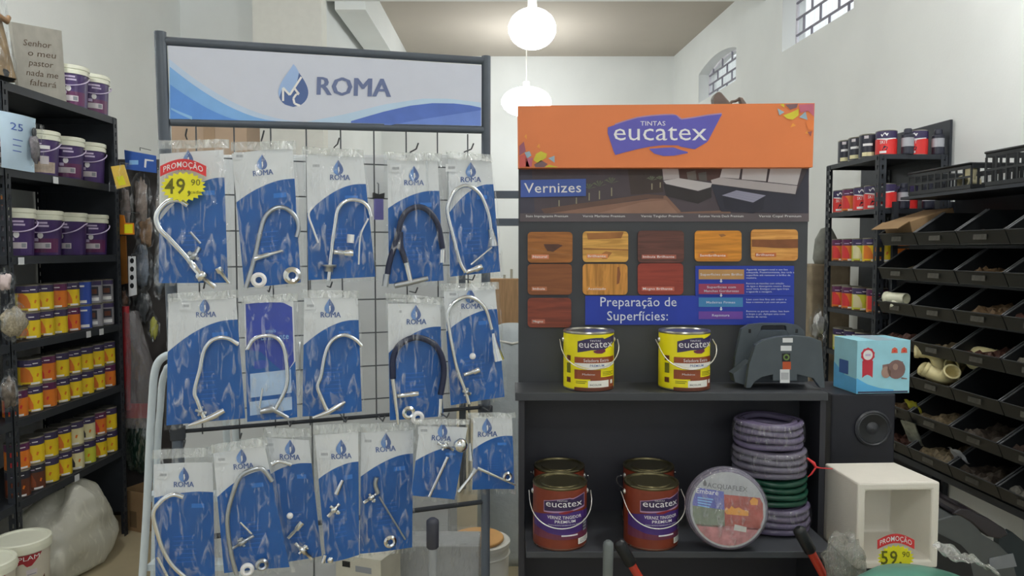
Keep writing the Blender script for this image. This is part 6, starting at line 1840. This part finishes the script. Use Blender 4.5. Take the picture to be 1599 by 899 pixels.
for i, z in enumerate(LIPZ):
    for k, ly in enumerate(colsY):
        p = RT @ Vector((0, ly, z))
        if bin0 is None:
            bin0 = bin_mesh().build('storage_bin', loc=p, rz=WALL_RZ); o = bin0
        else:
            o = bin0.copy(); COL.objects.link(o); o.location = p
        tag(o, 'slanted black parts bin, %s row, %s' % (rown[i], coln[k]), 'parts bin', 'black parts bins on the window wall')
        c = FC[fill.randrange(len(FC))]
        if fill.random() < .8 and not (i == 0 and k == 0) and not (i == 2 and k == 0) and not (i == 4 and k in (0,)):
            b = MB()
            hgt = fill.uniform(.02, .05); sd = fill.random() * 40
            mm = mat('fittings_%d_%d_%d' % c, c, .6, var=.5, scale=70)
            b.grid(lambda s, t_: Vector((BXF + .006 + (BXB - BXF - .012) * s, (-BW / 2 + .01) + (BW - .02) * t_, -.0465 + max(.001, (hgt + .028 * noise.noise(Vector((s * 5 + sd, t_ * 5, sd))) + .02 * noise.noise(Vector((s * 14 + sd, t_ * 14, sd)))) * min(1, 6 * s + .4)))), 16, 16, mm, smooth=False)
            tag(b.build('loose_fittings', loc=p, rz=WALL_RZ), 'loose small fittings filling the parts bin, %s row, %s' % (rown[i], coln[k]), 'fittings', kind='stuff')
# contents that stand out
def inbin(i, k, lx, dy, dz): return RT @ Vector((lx, colsY[k] + dy, LIPZ[i] + dz))
t = thing('kraft_carton', inbin(0, 0, -.24, .0, -.012), 'brown open carton lying tilted in the first bin of the top row', 'carton', rz=WALL_RZ)
b = MB(); Tt = Matrix.Rotation(-.30, 4, 'Y'); b.box((-.11, -.10, .03), (.09, .10, .10), m_kraft, T=Tt); b.build('box_body', t, bevel=.003)
b = MB(); b.prism([(-.11, -.10, .10), (-.11, .10, .10), (-.17, .10, .085), (-.17, -.10, .085)], m_kraft, (0, 0, .003), T=Tt); b.build('flap', t)
m_pvc = mat('cream_pvc', (206, 196, 150), .35, var=.04)
m_pvw = mat('white_pvc', (206, 206, 184), .35, var=.04)
def pipe_open(b, a, c, r, m, th=.003):
    a, c = Vector(a), Vector(c); d = (c - a).normalized()
    b.tube([a, c], r, m, 18, cap=False); b.tube([a, c], r - th, m, 18, cap=False)
    b.tube([c - d * .002, c - d * .016, c - d * .017], [r * 1.12, r * 1.12, r * .99], m, 18, cap=False)
    for e, s in ((c, 1), (a, -1)):
        n = 18
        o1 = d.orthogonal().normalized(); o2 = d.cross(o1)
        R1 = [e + (o1 * math.cos(2 * PI * j / n) + o2 * math.sin(2 * PI * j / n)) * (r * (1.12 if s == 1 else 1)) for j in range(n)]
        R2 = [e + (o1 * math.cos(2 * PI * j / n) + o2 * math.sin(2 * PI * j / n)) * (r - th) for j in range(n)]
        b.add(R1 + R2, [(j, (j + 1) % n, n + (j + 1) % n, n + j) for j in range(n)], m)
t = thing('pipe_tee', inbin(2, 0, -.33, .03, .02), 'white PVC tee fitting poking out of the third-row bin nearest the can rack', 'pipe fitting', rz=WALL_RZ)
b = MB(); pipe_open(b, (0, -.05, 0), (-.03, .055, .0), .024, m_pvw); b.build('run', t)
b = MB(); pipe_open(b, (-.01, 0, 0), (-.025, -.01, -.045), .021, m_pvw); b.build('branch', t)
elb = None
m_el = MB()
pts = [(0, 0, 0), (0, 0, .03), (.012, 0, .055), (.04, 0, .068), (.07, 0, .07)]
pp = catmull(pts, 4)
m_el.tube(pp, .027, m_pvc, 16, cap=False); m_el.tube(pp, .0235, m_pvc, 16, cap=False)
pipe_open(m_el, (0, 0, .02), (0, 0, -.02), .028, m_pvc); pipe_open(m_el, (.05, 0, .07), (.085, 0, .071), .028, m_pvc)
for i, (px, py, rot, l) in enumerate(((1447, 584, (1.9, .2, .4), 'cream PVC elbow, mouth towards the aisle, lowest of the cluster in the bins'), (1464, 574, (1.2, .9, 1.8), 'cream PVC elbow in the middle of the cluster in the fifth bin row'), (1486, 588, (2.2, -.5, 2.6), 'cream PVC elbow at the divider end of the cluster in the fifth bin row'), (1494, 568, (.8, .3, -.9), 'cream PVC elbow high at the divider end of the cluster'), (1440, 553, (1.2, 1.6, .6), 'cream PVC elbow on top of the cluster, pointing up'))):
    q = on_rw(px, py, -.335)
    q.x += (.0, .07, -.005, .075, -.01)[i]; q.z += .014
    p = RT @ q
    if elb is None:
        elb = m_el.build('pipe_elbow', loc=p); o = elb
    else:
        o = elb.copy(); COL.objects.link(o); o.location = p
    o.rotation_euler = rot
    tag(o, l, 'pipe fitting', 'cream elbows in the bins')
def paper(name, i, px, py, lx, w, h, m, label, cat):
    p = RT @ on_rw(px, py, lx)
    t = thing(name, p, label, cat, rz=WALL_RZ + .2)
    b = MB()
    b.grid(lambda s, q: Vector((.05 * q + .008 * noise.noise(Vector((s * 3, q * 3, px))), (s - .5) * w, -(q - .5) * h + .008 * noise.noise(Vector((s * 4, q * 4, py))))), 8, 8, m)
    b.grid(lambda s, q: Vector((.05 * q + .006 + .008 * noise.noise(Vector((s * 3, q * 3, px))), (s - .5) * w, -(q - .5) * h + .008 * noise.noise(Vector((s * 4, q * 4, py))))), 8, 8, m)
    b.build('sheet', t)
paper('yellow_packet', 5, 1420, 638, -.365, .06, .07, mat('packet_yellow', (160, 156, 50), .5, var=.2), 'yellow packet hanging at the end of the sixth bin row', 'packet')
paper('paper_scrap', 6, 1488, 712, -.36, .055, .055, m_white, 'white paper scrap sticking out of the bottom bin row', 'paper')
paper('silver_packet', 6, 1416, 676, -.375, .075, .10, mat('dull_foil', (128, 132, 122), .35, metal=.4, var=.3, scale=40), 'dull silver packet hanging at the end of the bottom bin row', 'packet')
# slotted crates on top of the bins
def crate(ly0, ly1, z, h, label, lx0=-.30, lx1=-.04):
    p = RT @ Vector(((lx0 + lx1) / 2, (ly0 + ly1) / 2, z))
    t = thing('slotted_crate', p, label, 'crate', 'slotted crates on top of the bins', rz=WALL_RZ)
    hx, hy = (lx1 - lx0) / 2, (ly1 - ly0) / 2
    b = MB()
    b.box((-hx, -hy, 0), (hx, hy, .005), m_bplas)
    for s in (-1, 1):
        b.box((s * hx - .003, -hy, h - .018), (s * hx + .003, hy, h), m_bplas); b.box((s * hx - .003, -hy, .005), (s * hx + .003, hy, .02), m_bplas)
        b.box((-hx, s * hy - .003, h - .018), (hx, s * hy + .003, h), m_bplas); b.box((-hx, s * hy - .003, .005), (hx, s * hy + .003, .02), m_bplas)
        n = 9
        for i in range(n + 1):
            y = -hy + 2 * hy * i / n; b.box((s * hx - .0025, y - .004, .02), (s * hx + .0025, y + .004, h - .018), m_bplas)
        for i in range(1, n):
            x = -hx + 2 * hx * i / n; b.box((x - .004, s * hy - .0025, .02), (x + .004, s * hy + .0025, h - .018), m_bplas)
        b.box((s * hx - .0028, -hy, h * .5 - .004), (s * hx + .0028, hy, h * .5 + .004), m_bplas)
    b.build('basket', t)
    b = MB(); b.tube([(-hx - .004, -hy, h), (hx + .004, -hy, h), (hx + .004, hy, h), (-hx - .004, hy, h)], .005, m_bplas, 6, closed=True); b.build('rim', t)
    return t
ZT = 1.672
for lx in (BXF + .06, BXB + .03): pass
t = thing('top_board', RT @ Vector((-.19, 2.82, 1.722)), 'thin dark board lying across the top of the bin rack', 'board', rz=WALL_RZ)
b = MB(); b.box((-.13, -.55, 0), (.16, .53, .012), m_steel); b.build('board_body', t)
crate(2.92, 3.32, 1.735, .10, 'black slotted crate on the bins, the one beside the can rack')
crate(2.36, 2.84, 1.735, .13, 'taller black slotted crate on the bins, at the picture edge')
t = thing('brown_parcel', RT @ Vector((-.20, 2.52, 1.742)), 'brown parcel with a reddish top inside the taller slotted crate', 'parcel', rz=WALL_RZ + .1)
b = MB(); b.box((-.07, -.09, 0), (.06, .08, .10), mat('brown_parcel_paper', (110, 92, 70), .8)); b.box((-.07, -.09, .1001), (.06, .08, .125), mat('reddish_parcel', (130, 80, 72), .7)); b.build('parcel_body', t, bevel=.004)
m_fit = mat('beige_fitting', (150, 144, 116), .5, var=.15)
t = thing('pipe_tee', RT @ Vector((-.24, 3.02, 1.742)), 'beige tee fitting lying in the slotted crate beside the can rack', 'pipe fitting', rz=.6)
b = MB(); pipe_open(b, (-.05, 0, .03), (.05, 0, .03), .025, m_fit); b.build('run', t)
b = MB(); pipe_open(b, (0, 0, .04), (0, -.01, .10), .024, m_fit); b.build('branch', t)
